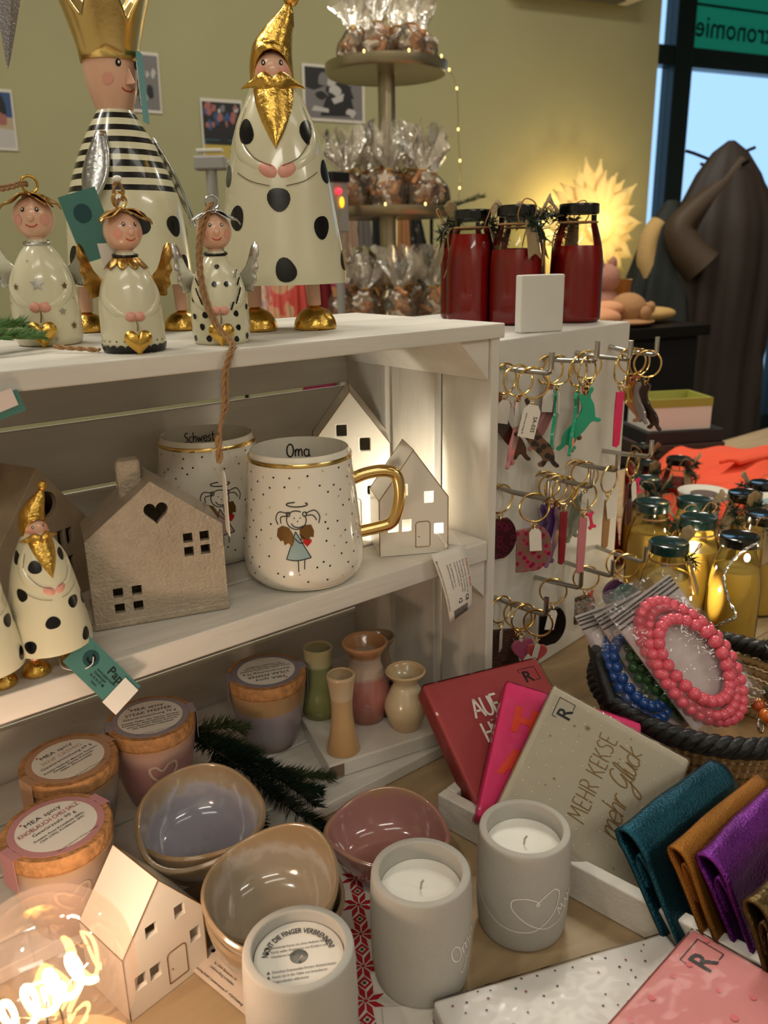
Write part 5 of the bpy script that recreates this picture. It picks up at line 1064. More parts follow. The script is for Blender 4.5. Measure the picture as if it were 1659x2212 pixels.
# ================================================================ basket with bead bracelets
BC = Vector((.130, -.155, 0)); BR = .104
bs = thing('woven_basket', 'round woven seagrass basket with black braided rim', 'basket', BC)
STRAW = mat('seagrass', (150, 116, 74), .8, bump=.6, bscale=160, var=.4, vscale=40); BLK = mat('black_raffia', (20, 20, 22), .45, bump=.5, bscale=200)
MB().lathe([(0, .0008), (.082, .0008), (.083, .003), (0, .004)], 40).obj('base', STRAW, bs, 30)
for i in range(6):
    z = .007+.0095*i; R_ = .084+.0145*(i/5)
    b = MB(); n = 90
    for s in (0, 1): b.tube([((R_+.0026*cos(9*2*pi*k/n*5+s*pi))*cos(2*pi*k/n), (R_+.0026*cos(9*2*pi*k/n*5+s*pi))*sin(2*pi*k/n), z+.0026*sin(9*2*pi*k/n*5+s*pi)) for k in range(n*2//2)], .0036, 6, True)
    b.obj('woven_row', STRAW, bs, 60)
for s in range(3):
    b = MB(); n = 240; pts = []
    for k in range(n):
        a = 2*pi*k/n; q = a*22+s*2*pi/3; pts.append(((BR+.0040*cos(q))*cos(a), (BR+.0040*cos(q))*sin(a), .0675+.0050*sin(q)))
    b.tube(pts, .0052, 7, True); b.obj('braided_rim_strand', BLK, bs, 60)
for a0, a1 in ((112, 160), (-60, -15)):
    pts = [((BR+.003)*cos(radians(a0+(a1-a0)*k/12)), (BR+.003)*sin(radians(a0+(a1-a0)*k/12)), .070+.030*sin(pi*k/12)) for k in range(13)]
    MB().tube(pts, .0060, 10).obj('handle', BLK, bs, 60)
def bag(label, TL, TR, BR_, BL, m, n_beads, rb, strands, blabel, a, bax, oc=.0):
    TL, TR, BR_, BL = map(Vector, (TL, TR, BR_, BL)); X = ((TR-TL)+(BR_-BL)).normalized(); c = (TL+TR+BR_+BL)/4; Yv = ((TL+TR)-(BL+BR_)).normalized(); M_ = frame(c, X, Yv); Wd = ((TR-TL).length+(BR_-BL).length)/2; Hh = ((TL+TR)/2-(BL+BR_)/2).length
    t = thing('plastic_bag', label, 'plastic bag'); t.matrix_world = M_
    card = MB().box((0, 0, -.006), (Wd*.92, Hh*.95, .0008)).obj('card', mat('white_card', (222, 206, 206), .6), t, 0)
    b = MB()
    for y in (.36, .395, .425, .45): put_line(b, plane_S(Matrix.Identity(4), -.0052), [(-Wd*.46, Hh*y), (Wd*.46, Hh*y)], .0018, 1)
    b.obj('stripe_print', INK, card, 0)
    for s in (-1, 1):
        MB().grid(16, 22, lambda u, v, s=s: Vector(((u-.5)*Wd, (v-.5)*Hh*1.12, s*(.0095*(sin(pi*u)*sin(pi*min(1, v*1.12)))**.5+.0006*sin(u*17+v*23))-.001))).obj('film', film_mat('bag_film', (252, 252, 252), .28, .06, .04, bump=1., bscale=70), t, 60)
    t2 = thing('bead_bracelet', blabel, 'bracelet'); t2.matrix_world = M_
    me = MB().ell((0, 0, 0), rb, 14, 9).mesh('bead', m)
    for s in range(strands):
        f = (1.0, .80, 1.12)[s]; n = int(n_beads*f)
        for k in range(n):
            th = 2*pi*k/n+.3*s; x = a*f*cos(th)*(1+.05*sin(3*th+s)); y = bax*f*sin(th)*(1+.04*sin(2*th+2*s))-Hh*.05+oc; z = (.0, .0055, -.0015)[s]+.0015*sin(3*th+s*2)
            link('bead', me, t2, loc=(x, y, z))
    return t, t2
PINKB = mat('pink_beads', (226, 92, 112), .22, coat=.5); BLUEB = mat('blue_beads', (30, 72, 142), .25, coat=.4); GRNB = mat('green_beads', (44, 84, 44), .25, coat=.4)
bag('clear plastic bag with striped header around the pink beads', (.0397, -.1087, .150), (.1084, -.1166, .185), (.123, -.2064, .085), (.0533, -.1822, .058), PINKB, 31, .0058, 3, 'pink bead bracelet coiled inside the front plastic bag', .0300, .0520, -.004)
bag('plastic bag half hidden behind the pink beads, green beads inside', (.0487, -.077, .134), (.1077, -.0931, .164), (.0994, -.1822, .056), (.061, -.1622, .046), GRNB, 25, .0054, 2, 'green bead bracelet in the bag behind the pink one', .023, .043, -.004)
bag('left plastic bag in the basket with the blue beads', (.0397, -.0515, .124), (.1094, -.073, .149), (.0722, -.1694, .050), (.0441, -.1515, .054), BLUEB, 25, .0056, 2, 'blue bead bracelet in the leftmost plastic bag', .022, .043, -.004)
for k, (x, y, z, r, c) in enumerate(((.1170, -.2160, .068, .0068, (196, 98, 30)), (.1120, -.2270, .064, .0068, (196, 98, 30)), (.1225, -.2050, .072, .0062, (176, 80, 40)), (.1380, -.2100, .080, .0090, (66, 62, 36)), (.1330, -.2240, .073, .0092, (66, 62, 36)), (.1280, -.2370, .066, .0092, (66, 62, 36)), (.1480, -.2240, .076, .0080, (120, 110, 50)))):
    nm = 'orange' if k < 3 else ('olive green' if k < 6 else 'yellow green'); wh = ('upper loose %s bead' if k in (0, 3) else 'lower loose %s bead' if k in (1, 4) else 'small loose %s bead' if k == 2 else 'front loose %s bead' if k == 5 else 'single loose %s bead') % nm
    o = thing('loose_bead', wh+' lying in the woven basket beside the pink bag', 'bead', (x, y, z), .3*k)
    MB().lathe(dsm([(r*.18, -r*.95), (r*.75, -r*.68), (r, 0), (r*.75, r*.68), (r*.18, r*.95)], 4), 18).obj('bead_body', mat('loose_bead_%d' % k, c, .15, coat=.6), o); MB().torus((0, 0, r*.9), r*.22, r*.07, 12, 6).obj('hole_rim', GOLDS, o)
rf = MB().torus((.0950, -.222, .070), .0058, .0010, 22, 8, Euler((1.2, .5, 0)).to_matrix()).obj('metal_ring', STEEL, None); tag(rf, 'small silver split ring at the bottom of the pink bag', 'ring')
# ================================================================ key rings on the pegs
DOG0 = [(945, 610), (975, 625), (965, 660), (945, 700), (985, 770), (1000, 860), (1008, 898), (1050, 905), (1055, 930), (1030, 945), (990, 935), (955, 960), (900, 1040), (840, 1100), (812, 1130), (802, 1160), (838, 1182), (835, 1210), (790, 1215), (765, 1175), (742, 1165), (715, 1200), (680, 1225), (655, 1215), (660, 1195), (695, 1160), (700, 1100), (740, 1020), (800, 960), (850, 890), (878, 810), (862, 760), (843, 720), (850, 690), (872, 668), (892, 690), (915, 700), (930, 660)]
DOG = [(p.x, p.y) for p in smooth_path([((x-905)*.0001077, -(y-690)*.0001077, 0) for x, y in DOG0], 2, True)][::-1]
BONE = [(p.x, p.y) for p in smooth_path([(-.0032, 0, 0), (-.0048, -.003, 0), (-.002, -.0048, 0), (-.0014, -.010, 0), (-.002, -.0152, 0), (-.0048, -.017, 0), (-.0032, -.020, 0), (0, -.0185, 0), (.0032, -.020, 0), (.0048, -.017, 0), (.002, -.0152, 0), (.0014, -.010, 0), (.002, -.0048, 0), (.0048, -.003, 0), (.0032, 0, 0), (0, -.0015, 0)], 2, True)]
STRIP = [(-.0040, 0), (.0040, 0), (.0038, -.03), (.0030, -.056), (.0, -.0595), (-.0042, -.058), (-.0046, -.03)]
HALF = [(-.016, 0), (-.004, .002)]+[(.020*cos(radians(a))-.002, -.018+.024*sin(radians(a))) for a in range(60, -80, -10)]+[(-.016, -.042)]
SQ = [(-.018, 0), (.018, 0), (.0195, -.003), (.0195, -.046), (.018, -.048), (-.018, -.048), (-.0195, -.046), (-.0195, -.003)]
DISC = [(.017*cos(2*pi*k/26), -.017+.017*sin(2*pi*k/26)) for k in range(26)]
TAGP = [(-.0080, -.006), (-.0045, -.0005), (.0045, -.0005), (.0080, -.006), (.0080, -.032), (-.0080, -.032)]
def leo(name, base, spot, spot2, sc=150):
    if name in MATS: return MATS[name]
    m = mat(name, base, .15, coat=.6); nt = m.node_tree; b = nt.nodes['Principled BSDF']; tc = nt.nodes.new('ShaderNodeTexCoord'); v = nt.nodes.new('ShaderNodeTexVoronoi'); v.inputs['Scale'].default_value = sc; nt.links.new(tc.outputs['Object'], v.inputs['Vector'])
    cr = nt.nodes.new('ShaderNodeValToRGB'); e = cr.color_ramp.elements; e[0].position = 0; e[0].color = (*lin(spot), 1); e[1].position = .5; e[1].color = (*lin(base), 1); x = e.new(.42); x.color = (*lin(spot2), 1); nt.links.new(v.outputs['Distance'], cr.inputs[0]); nt.links.new(cr.outputs[0], b.inputs['Base Color']); return m
def acr(name, c, trans=0.): return mat('acrylic_'+name, c, .15, coat=.5, trans=trans)
CH = dict(leo=leo('leopard_acrylic', (104, 74, 50), (20, 16, 14), (40, 26, 20)), tort=ramp_mat('tortoise_acrylic', [(-.06, (30, 14, 8)), (-.045, (92, 40, 14)), (-.02, (40, 22, 14)), (0, (130, 70, 26))], wob=.006, rough=.15, coat=.6), turq=acr('turquoise', (38, 158, 122)), pink=acr('pink', (226, 40, 96)), rose=acr('rose', (206, 130, 136)), clearpink=acr('clear_pink', (214, 150, 156), .4), brown=ramp_mat('brown_acrylic', [(-.06, (70, 30, 10)), (-.03, (34, 18, 12)), (0, (60, 28, 14))], wob=.008, rough=.15, coat=.6), amber=acr('amber', (160, 92, 24)), grey=acr('grey', (150, 140, 136), .2),
    pleo=leo('pink_leopard_acrylic', (128, 96, 84), (30, 16, 16), (176, 50, 84), 170), dleo=leo('dark_leopard_acrylic', (70, 34, 38), (18, 10, 12), (110, 40, 60), 150), purple=acr('purple', (112, 72, 138), .25), lav=acr('lavender', (150, 112, 156), .3), red=acr('dark_red', (150, 40, 52)), clear=acr('clear_green', (166, 172, 158), .5), tan=acr('tan', (186, 140, 92)), dkred=acr('deep_red', (72, 14, 14)), glit=mat('glitter_brown', (92, 62, 52), .3, bump=1, bscale=600, var=.3, vscale=300, metal=.3), black=acr('black', (16, 15, 18)), salmon=acr('salmon', (196, 84, 84)), teal=acr('teal', (34, 92, 96)), plum=acr('plum', (92, 52, 92)), heart=acr('pink_heart', (176, 88, 120)))
SHAPES = dict(dog=DOG, strip=STRIP, half=HALF, sq=SQ, disc=DISC, bone=BONE, heart=[(x, y-.012) for x, y in heart_poly(.013, 26)])
def keyring(label, r, c, f, shape, cm, yaw, ringyaw=60, bone=None, tag_=None, dx=0., k=1., dz=0.):
    A, B = PEGS[(r, c)]; p = A.lerp(B, f)+Vector((0, 0, .0026)); t = thing('key_ring', label, 'key ring', pg.matrix_world @ (p+Vector((dx*0, 0, 0))), a7, 'acrylic key rings on the peg board')
    Rr = .0145; MB().torus((0, 0, -Rr+.0008), Rr, .00105, 28, 8, Euler((pi/2, 0, radians(ringyaw-80))).to_matrix()).obj('split_ring', GOLDS, t)
    zz = -2*Rr+.001; q = radians(yaw-45); ca, sa = cos(q), sin(q)
    for i in range(2): MB().torus((0, 0, zz-.0022-.0042*i), .0028, .0006, 14, 6, Euler((pi/2, 0, q+(pi/2)*i)).to_matrix(), 1.).obj('chain_link', GOLDS, t)
    zz -= .0085+dz; M_ = Matrix.Translation((0, 0, zz)) @ Matrix.Rotation(q, 4, 'Z') @ Matrix(((k, 0, 0, 0), (0, 0, -1, 0), (0, k, 0, 0), (0, 0, 0, 1)))
    o = MB().prism(SHAPES[shape], -.0016, .0016, Matrix(((1, 0, 0, 0), (0, 0, -1, 0), (0, 1, 0, 0), (0, 0, 0, 1)))).obj('charm', CH[cm], t, 35, .0006, loc=(0, 0, zz), rot=(0, 0, q)); o.scale = (k, 1, k)
    if bone: MB().prism(BONE, -.0010, .0010, Matrix.Translation((.005, -.004, zz+.006)) @ Matrix.Rotation(q+.3, 4, 'Z') @ Matrix.Rotation(-.25, 4, 'Y') @ Matrix(((1, 0, 0, 0), (0, 0, -1, 0), (0, 1, 0, 0), (0, 0, 0, 1)))).obj('bone_pendant', CH[bone] if bone in CH else GOLDS, t, 35, .0004)
    if tag_:
        Mt = Matrix.Translation((-.006, -.0055, zz+.004)) @ Matrix.Rotation(q+radians(tag_[1]), 4, 'Z') @ Matrix.Rotation(radians(tag_[2]), 4, 'Y') @ Matrix(((1, 0, 0, 0), (0, 0, -1, 0), (0, 1, 0, 0), (0, 0, 0, 1)))
        tg_ = MB().prism(TAGP if tag_[0] else [(x*.72, y*.72) for x, y in TAGP], -.0003, .0003, Mt).obj('price_tag', PAPER, t, 0)
        if tag_[0]:
            b = MB(); put_text(b, plane_S(Mt, .0005), tag_[0], .0052, .0028, -.0185, pi/2*-1, bold=.01); put_text(b, plane_S(Mt, .0005), 'www.mea-living.de', .0027, -.0050, -.019, -pi/2); b.obj('print', INK, tg_, 0)
    return t
bpy.context.view_layer.update()
KR = [
 ('leopard and brown acrylic dachshund key ring with white tag on the first top peg', 0, 0, .72, 'dog', 'leo', 178, 20, None, ('SA-035', 178, 12), 0, 1.02),
 ('dark tortoiseshell dachshund key ring half hidden by the crate post', 0, 0, .12, 'dog', 'tort', 176, 70, None, ('', 180, 8)),
 ('large turquoise acrylic dachshund key ring facing the front', 0, 1, .90, 'dog', 'turq', -8, 75, None, None, 0, .98),
 ('turquoise dachshund key ring seen edge on at the middle of its peg', 0, 1, .72, 'dog', 'turq', 66, 75, 'pink'),
 ('turquoise dachshund key ring seen edge on close to the board', 0, 1, .30, 'dog', 'turq', 70, 30, None, ('', 20, 5)),
 ('translucent pink dachshund key ring next to the board', 0, 1, .12, 'dog', 'clearpink', 40, 40, None, ('', -30, 5)),
 ('rose pink dachshund key ring behind the first white tag', 0, 0, .40, 'dog', 'rose', 62, 45, None, ('', -10, 3)),
 ('pink acrylic strip key ring with gold bone on the third top peg', 0, 2, .92, 'strip', 'pink', 5, 80, 'gold'),
 ('brown dachshund key ring on the third top peg near the board', 0, 2, .25, 'dog', 'brown', 50, 30),
 ('amber brown dachshund key ring on the last top peg with pink bone', 0, 3, .55, 'dog', 'amber', 150, 15, 'pink', None, 0, .8),
 ('grey dachshund key ring on the last top peg', 0, 3, .72, 'dog', 'grey', 110, 60, None, None, 0, .75),
 ('dark brown dachshund key ring at the tip of the last top peg', 0, 3, .90, 'dog', 'brown', 130, 25, None, None, 0, .85),
 ('leopard half-round acrylic key ring with pink spots', 1, 0, .80, 'half', 'pleo', 5, 35, None, ('', 170, 4), 0, 1.05),
 ('dark half-round key ring tucked behind the crate post', 1, 0, .08, 'half', 'dleo', 10, 60),
 ('purple translucent dachshund key ring nearest the board', 1, 1, .15, 'dog', 'purple', 40, 25),
 ('lavender dachshund key ring in the middle of the second row', 1, 1, .42, 'dog', 'lav', 55, 35),
 ('dark red acrylic key ring among the purple ones', 1, 1, .55, 'strip', 'red', 20, 50),
 ('second purple dachshund key ring with bright pink bone', 1, 1, .30, 'dog', 'purple', 30, 30, 'pink'),
 ('pale pink long acrylic key ring with pink bone', 1, 1, .94, 'strip', 'rose', 4, 55, 'pink', None, 0, 1.05),
 ('clear greenish dachshund key ring with large white tag', 1, 2, .35, 'dog', 'clear', 35, 20, None, ('', 10, 6), 0, .85),
 ('second clear dachshund key ring on the third peg of the middle row', 1, 2, .15, 'dog', 'clear', 45, 40),
 ('tan acrylic strip key ring with hanging white tag', 1, 2, .92, 'strip', 'tan', 4, 75, None, ('', 20, -10), 0, .95),
 ('deep red slim key ring on the last peg of the middle row', 1, 3, .70, 'strip', 'dkred', 8, 80, 'pink', ('', 40, -14), 0, .85),
 ('glittering brown square acrylic key ring at the bottom left', 2, 0, .15, 'sq', 'glit', 8, 70, None, ('', 60, 4), 0, 1.05),
 ('black and pink heart key ring on the first bottom peg', 2, 0, .62, 'heart', 'heart', 25, 60),
 ('brown dachshund key ring hanging low on the first bottom peg', 2, 0, .50, 'dog', 'brown', 140, 10, None, None, 0, .95, .012),
 ('salmon key ring at the tip of the first bottom peg', 2, 0, .92, 'heart', 'salmon', -10, 15, None, ('', 60, 30), 0, .8),
 ('black half-round key ring with white tag on the second bottom peg', 2, 1, .45, 'half', 'black', 20, 25, None, ('', 0, 12)),
 ('leopard half-round key ring on the third bottom peg', 2, 2, .50, 'half', 'leo', 20, 30, 'salmon', None, 0, .8),
 ('teal disc key ring on the last bottom peg', 2, 3, .70, 'disc', 'teal', 15, 30),
 ('plum disc key ring on the last bottom peg near the board', 2, 3, .45, 'disc', 'plum', 25, 60),
]
for q in KR: keyring(*q)
# ================================================================ juice bottles
LIDM = mat('black_metal_lid', (10, 11, 12), .18, coat=.5); LIDG = mat('dark_green_lid', (14, 46, 44), .2, coat=.5)
BURLAP = mat('burlap_ribbon', (150, 128, 96), .9, bump=.8, bscale=300)
JR = mat('red_juice', (168, 16, 12), .25, sub=.2); JY = mat('yellow_juice', (224, 186, 84), .3, sub=.35)
def bottle(label, loc, k, juice, fill, lid, deco, seed, group):
    t = thing('juice_bottle', label, 'bottle', loc, random.Random(seed).uniform(0, 6), group); t.scale = (k, k, k)
    pr = dsm([(.0245, 0), (.0275, .002), (.0287, .008), (.0288, .045), (.0285, .066), (.0262, .082), (.0220, .098), (.0196, .106), (.0192, .1140)], 5)
    MB().lathe([(0, 0)]+pr, 44).obj('glass', film_mat('bottle_glass', (246, 248, 244), .30, .03), t, 60)
    ip = [(r-.0014, z+.001) for r, z in pr if z < fill]; ip.append((rprof(pr, fill)-.0014, fill)); MB().lathe([(0, .0012)]+ip+[(0, fill)], 40).obj('juice', juice, t, 50)
    MB().lathe([(0, .1245), (.0175, .1245), (.0195, .1255), (.0210, .1250), (.0216, .1235), (.0214, .1225), (.0218, .1160), (.0212, .1142), (.0190, .1142), (.019, .118), (0, .119)][::-1], 44).obj('lid', lid, t, 35)
    rg = random.Random(seed)
    if deco:
        b = MB(); b.torus((0, 0, .106), .0205, .0011, 30, 6); a0 = rg.uniform(0, 6)
        for s in (0, 1): a = a0+.3*s; b.tube(smooth_path([(.0215*cos(a), .0215*sin(a), .106), (.030*cos(a+.2), .030*sin(a+.2), .100-.004*s), (.031*cos(a+.3), .031*sin(a+.3), .080-.01*s), (.033*cos(a+.1), .033*sin(a+.1), .062-.012*s)], 5), .0008, 5)
        b.tube(smooth_path([(.0215*cos(a0), .0215*sin(a0), .106), (.033*cos(a0-.3), .033*sin(a0-.3), .124), (.034*cos(a0-.7), .034*sin(a0-.7), .130), (.030*cos(a0-.9), .030*sin(a0-.9), .116), (.0215*cos(a0-.8), .0215*sin(a0-.8), .106)], 6), .0007, 5)
        b.obj('twine', TWINE, t)
        for s in (-1, 1):
            a = a0+.5*s+.2; ca, sa = cos(a), sin(a)
            def rb_(u, v, ca=ca, sa=sa, s=s):
                rr = .021+.014*v; w_ = (u-.5)*(.010+.008*v); return Vector((rr*ca-w_*sa, rr*sa+w_*ca, .108+s*.024*v*(1.1 if s > 0 else 1.5)+.003*sin(u*6+v*5)))
            MB().grid(6, 8, rb_).obj('ribbon', BURLAP, t, 60, solid=.0004)
        for j in range(2):
            b = MB(); a = a0+.9*j-.3; P = smooth_path([(.0205*cos(a), .0205*sin(a), .110), (.029*cos(a+.3), .029*sin(a+.3), .102-.0*j+.012*j), (.035*cos(a+.55), .035*sin(a+.55), .088+.03*j)], 6); b.tube(P, .0006, 5)
            for i in range(60):
                f = rg.random()*(len(P)-2); p = P[int(f)]; o = V((rg.uniform(-1, 1), rg.uniform(-1, 1), rg.uniform(-.8, .8))).normalized(); e = p+o*.013; q = o.orthogonal().normalized()*.0008; b.add([p-q, p+q, (p+e)/2+q*1.2, (p+e)/2-q*1.2, e], [(0, 1, 2, 3), (3, 2, 4)])
            x = b.obj('fir_sprig', GREEN, t, 0); x['kind'] = 'stuff'
    return t
g1 = 'red juice bottles on the peg board box'
def pb(x, y): return tuple(pg.matrix_world @ Vector((x, y, .3788)))
bottle('red juice bottle at the left with black lid and twine', pb(.157, .148), 1.0, JR, .099, LIDM, True, 11, g1)
bottle('middle red juice bottle with clear shoulder under a black lid', pb(.168, .094), 1.02, JR, .080, LIDM, True, 23, g1)
bottle('right red juice bottle dressed with fir sprig and burlap', pb(.231, .054), 1.03, JR, .082, LIDM, True, 5, g1)
bottle('hidden red juice bottle behind the left and middle ones', pb(.196, .190), 1.0, JR, .085, LIDM, True, 8, g1)
bottle('hidden red juice bottle between the middle and right ones', pb(.228, .128), 1.0, JR, .083, LIDM, True, 31, g1)
g2 = 'yellow juice bottles on the table'
for k, (x, y, lab, lid) in enumerate(((.2872, -.0045, 'nearest yellow juice bottle with dark green lid behind the bead bags', LIDG), (.3684, -.0468, 'yellow juice bottle with black lid at the right by the string light', LIDM), (.3973, .0233, 'yellow juice bottle with burlap label flag in the middle', LIDG), (.4121, .1004, 'yellow juice bottle nearest the peg board with fir sprig', LIDG), (.4640, .0700, 'yellow juice bottle behind the burlap flag one', LIDG), (.5433, .0405, 'yellow juice bottle in the back row at the right', LIDM), (.5062, .1749, 'yellow juice bottle at the back left beside the key rings', LIDG), (.4700, -.0250, 'yellow juice bottle cut by the right picture edge', LIDM))):
    bottle(lab, (x, y, .0006), 1.06, JY, .086, lid, k not in (1,), 40+k, g2)
g3 = 'dark bottles in front of the orange sweater'
for k, (x, y, lab) in enumerate(((.7000, .2400, 'dark red bottle with glossy lid before the orange sweater'), (.7350, .3350, 'dark red bottle behind the last peg'), (.6560, .0700, 'dark red bottle at the right edge before the sweater'), (.6335, .2557, 'dark red bottle left of the white dishes'))):
    bottle(lab, (x, y, .0006), .96, JR, .085, LIDM, True, 70+k, g3)
for k, (x, y, lab) in enumerate(((.5734, .1180, 'white round dish with brown centre among the bottles'), (.6100, .0250, 'white round dish with pale blue centre at the right'))):
    t = thing('round_dish', lab, 'dish', (x, y, .0006)); MB().lathe([(0, .0), (.02, 0), (.024, .10), (.036, .104), (.038, .112), (.034, .112), (.022, .106), (0, .106)], 36).obj('dish_body', PORC, t, 40); MB().lathe([(0, .1085), (.020, .1085)], 30).obj('centre', mat('dish_centre_%d' % k, ((110, 92, 84), (150, 170, 178))[k], .3), t)
# string light wire beside the right bottle
sl = thing('string_light', 'silver wire string light with one bright bulb among the yellow bottles', 'string light')
P = [(.3020, -.1010, .150), (.2794, -.112, .1620), (.262, -.1010, .150), (.2430, -.098, .1310), (.2360, -.110, .1080), (.2300, -.122, .0960), (.2200, -.1080, .0830), (.235, -.09, .05), (.27, -.10, .003)]
b = MB(); rope(b, P, .0016); b.obj('wire', STEEL, sl); LEDM = mat('warm_led', (255, 240, 200), emit=(255, 226, 170), estr=60)
MB().ell((.2680, -.1080, .1470), (.0030, .0030, .0045), 12, 8).obj('led_bulb', LEDM, sl); lamp_in(sl, (.2650, -.1120, .1450), .10, (1, .85, .6), .004)
for p in ((.3100, -.020, .06), (.34, .01, .09), (.43, .05, .10)): MB().ell(p, (.002, .002, .003), 10, 6).obj('led_bulb', LEDM, sl); lamp_in(sl, (p[0], p[1]-.006, p[2]+.002), .10, (1, .85, .6), .003)
fir('fir greenery under the yellow bottles beside the basket', (.26, -.10, .004), [([(-.05, .03, .004), (.0, .01, .012), (.06, -.02, .008)], .0012), ([(.0, .05, .004), (.04, .0, .014), (.09, -.04, .010)], .0012), ([(.05, .03, .006), (.09, .0, .014), (.14, -.03, .008)], .0012)], [GREEN, DG], .014, 1500, 9)
# ================================================================ orange sweater, box, red tinsel cone
sw = thing('folded_sweater', 'bright orange folded knit sweater on the table', 'sweater', (.880, .225, .001), radians(30))
OR = mat('orange_knit', (232, 84, 52), .85, bump=.5, bscale=260)
def swf(u, v):
    x, y = (u-.5)*.46, (v-.5)*.34; e = min(1, 6*min(u, 1-u))**.5*min(1, 6*min(v, 1-v))**.5; return Vector((x*(1+.03*sin(v*7)), y*(1+.04*sin(u*6)), .078*e+.006*sin(u*9+v*4)*e+.010*math.exp(-((u-.55)**2+(v-.45)**2)*40)+.004*sin(v*23+u*8)*e))
MB().grid(36, 28, swf).obj('upper_fold', OR, sw, 80); MB().box((0, 0, .012), (.45, .33, .022)).obj('lower_fold', OR, sw, 0, .010); MB().grid(12, 6, lambda u, v: Vector((-.05+.16*u, .02-.10*u+(v-.5)*.035, .092+.006*sin(pi*v)-.008*u))).obj('sleeve_fold', OR, sw, 60, solid=.006)
bx = thing('gift_box', 'open white cardboard box with olive rim', 'box', (1.075, .500, .085), radians(-30))
OL = mat('olive_rim', (150, 148, 62), .6)
for dx, dy, sx, sy in ((0, .05, .14, .004), (0, -.05, .14, .004), (.068, 0, .004, .096), (-.068, 0, .004, .096)): MB().box((dx, dy, .030), (sx, sy, .060)).obj('side', WHITEPAINT, bx, 0); MB().box((dx, dy, .058), (sx+.002, sy+.002, .018)).obj('rim', OL, bx, 0)
MB().box((0, 0, .002), (.132, .096, .004)).obj('bottom', WHITEPAINT, bx, 0); MB().box((.01, 0, .040), (.095, .07, .004)).obj('insert', PAPER, bx, 0)
pl = thing('book_pile', 'low pile of dark books under the open white box', 'books', (1.075, .500, .0006), radians(-28))
for k in range(3): MB().box((.004*k, .003*k, .014+.028*k), (.20-.01*k, .15-.006*k, .0275)).obj('book', mat('dark_book_%d' % k, ((40, 34, 32), (58, 46, 40), (30, 28, 30))[k], .6), pl, 0, .002)
tn = thing('tinsel_cone', 'sparkling red tinsel cone behind the key rings', 'decoration', (.4600, .2300, .0006)); RT = mat('red_tinsel', (190, 24, 34), .2, metal=.8, bump=1, bscale=300)
MB().lathe([(0, .19), (.012, .165), (.030, .10), (.042, .02), (.040, .0), (0, 0)], 24).obj('cone', RT, tn, 0); b = MB(); rg = random.Random(2)
for i in range(420):
    z = rg.uniform(.005, .18); r = .042*(1-z/.195); a = rg.uniform(0, 2*pi); p = V((r*cos(a), r*sin(a), z)); o = (V((cos(a), sin(a), rg.uniform(-.6, .8)))).normalized(); q = o.orthogonal().normalized()*.0012; b.add([p-q, p+q, p+o*.012], [(0, 1, 2)])
x = b.obj('tinsel', RT, tn, 0); x['kind'] = 'stuff'
# ================================================================ tiered stand with cookie bags
ck = thing('tiered_stand', 'three-tier silver cake stand loaded with cookie bags', 'cake stand', (.88, 1.22, .0006))
SM = mat('aged_silver', (176, 166, 140), .34, metal=1, bump=.15, bscale=40)
def tray(z, r): MB().lathe([(0, z), (r-.012, z), (r-.004, z-.002), (r, z+.004), (r+.001, z+.022), (r-.003, z+.022), (r-.005, z+.006), (0, z+.004)], 56).obj('tray', SM, ck, 40)
for z, r in ((.868, .147), (.542, .165), (.270, .18)): tray(z, r)
MB().lathe(dsm([(0, 1.06), (.012, 1.05), (.008, 1.03), (.014, 1.02), (.007, 1.0), (.007, .875)], 4), 20).obj('finial', SM, ck)
for z0, z1 in ((.546, .868), (.274, .542)):
    h = z1-z0; MB().lathe(dsm([(.012, z0), (.026, z0+.01), (.014, z0+.05*h/.32), (.024, z0+.08*h/.32), (.012, z0+.11*h/.32), (.020, z0+.13*h/.32), (.0215, z1-.03), (.0215, z1)], 4), 24).obj('stem', SM, ck)
MB().lathe(dsm([(.09, 0), (.088, .008), (.03, .02), (.018, .06), (.02, .27)], 5), 32).obj('foot', SM, ck)
COOK = mat('gingerbread', (190, 134, 88), .8, bump=.4, bscale=120); ICE = mat('sugar_icing', (226, 214, 204), .6); TIE = mat('tie_ribbon', (176, 140, 84), .6)
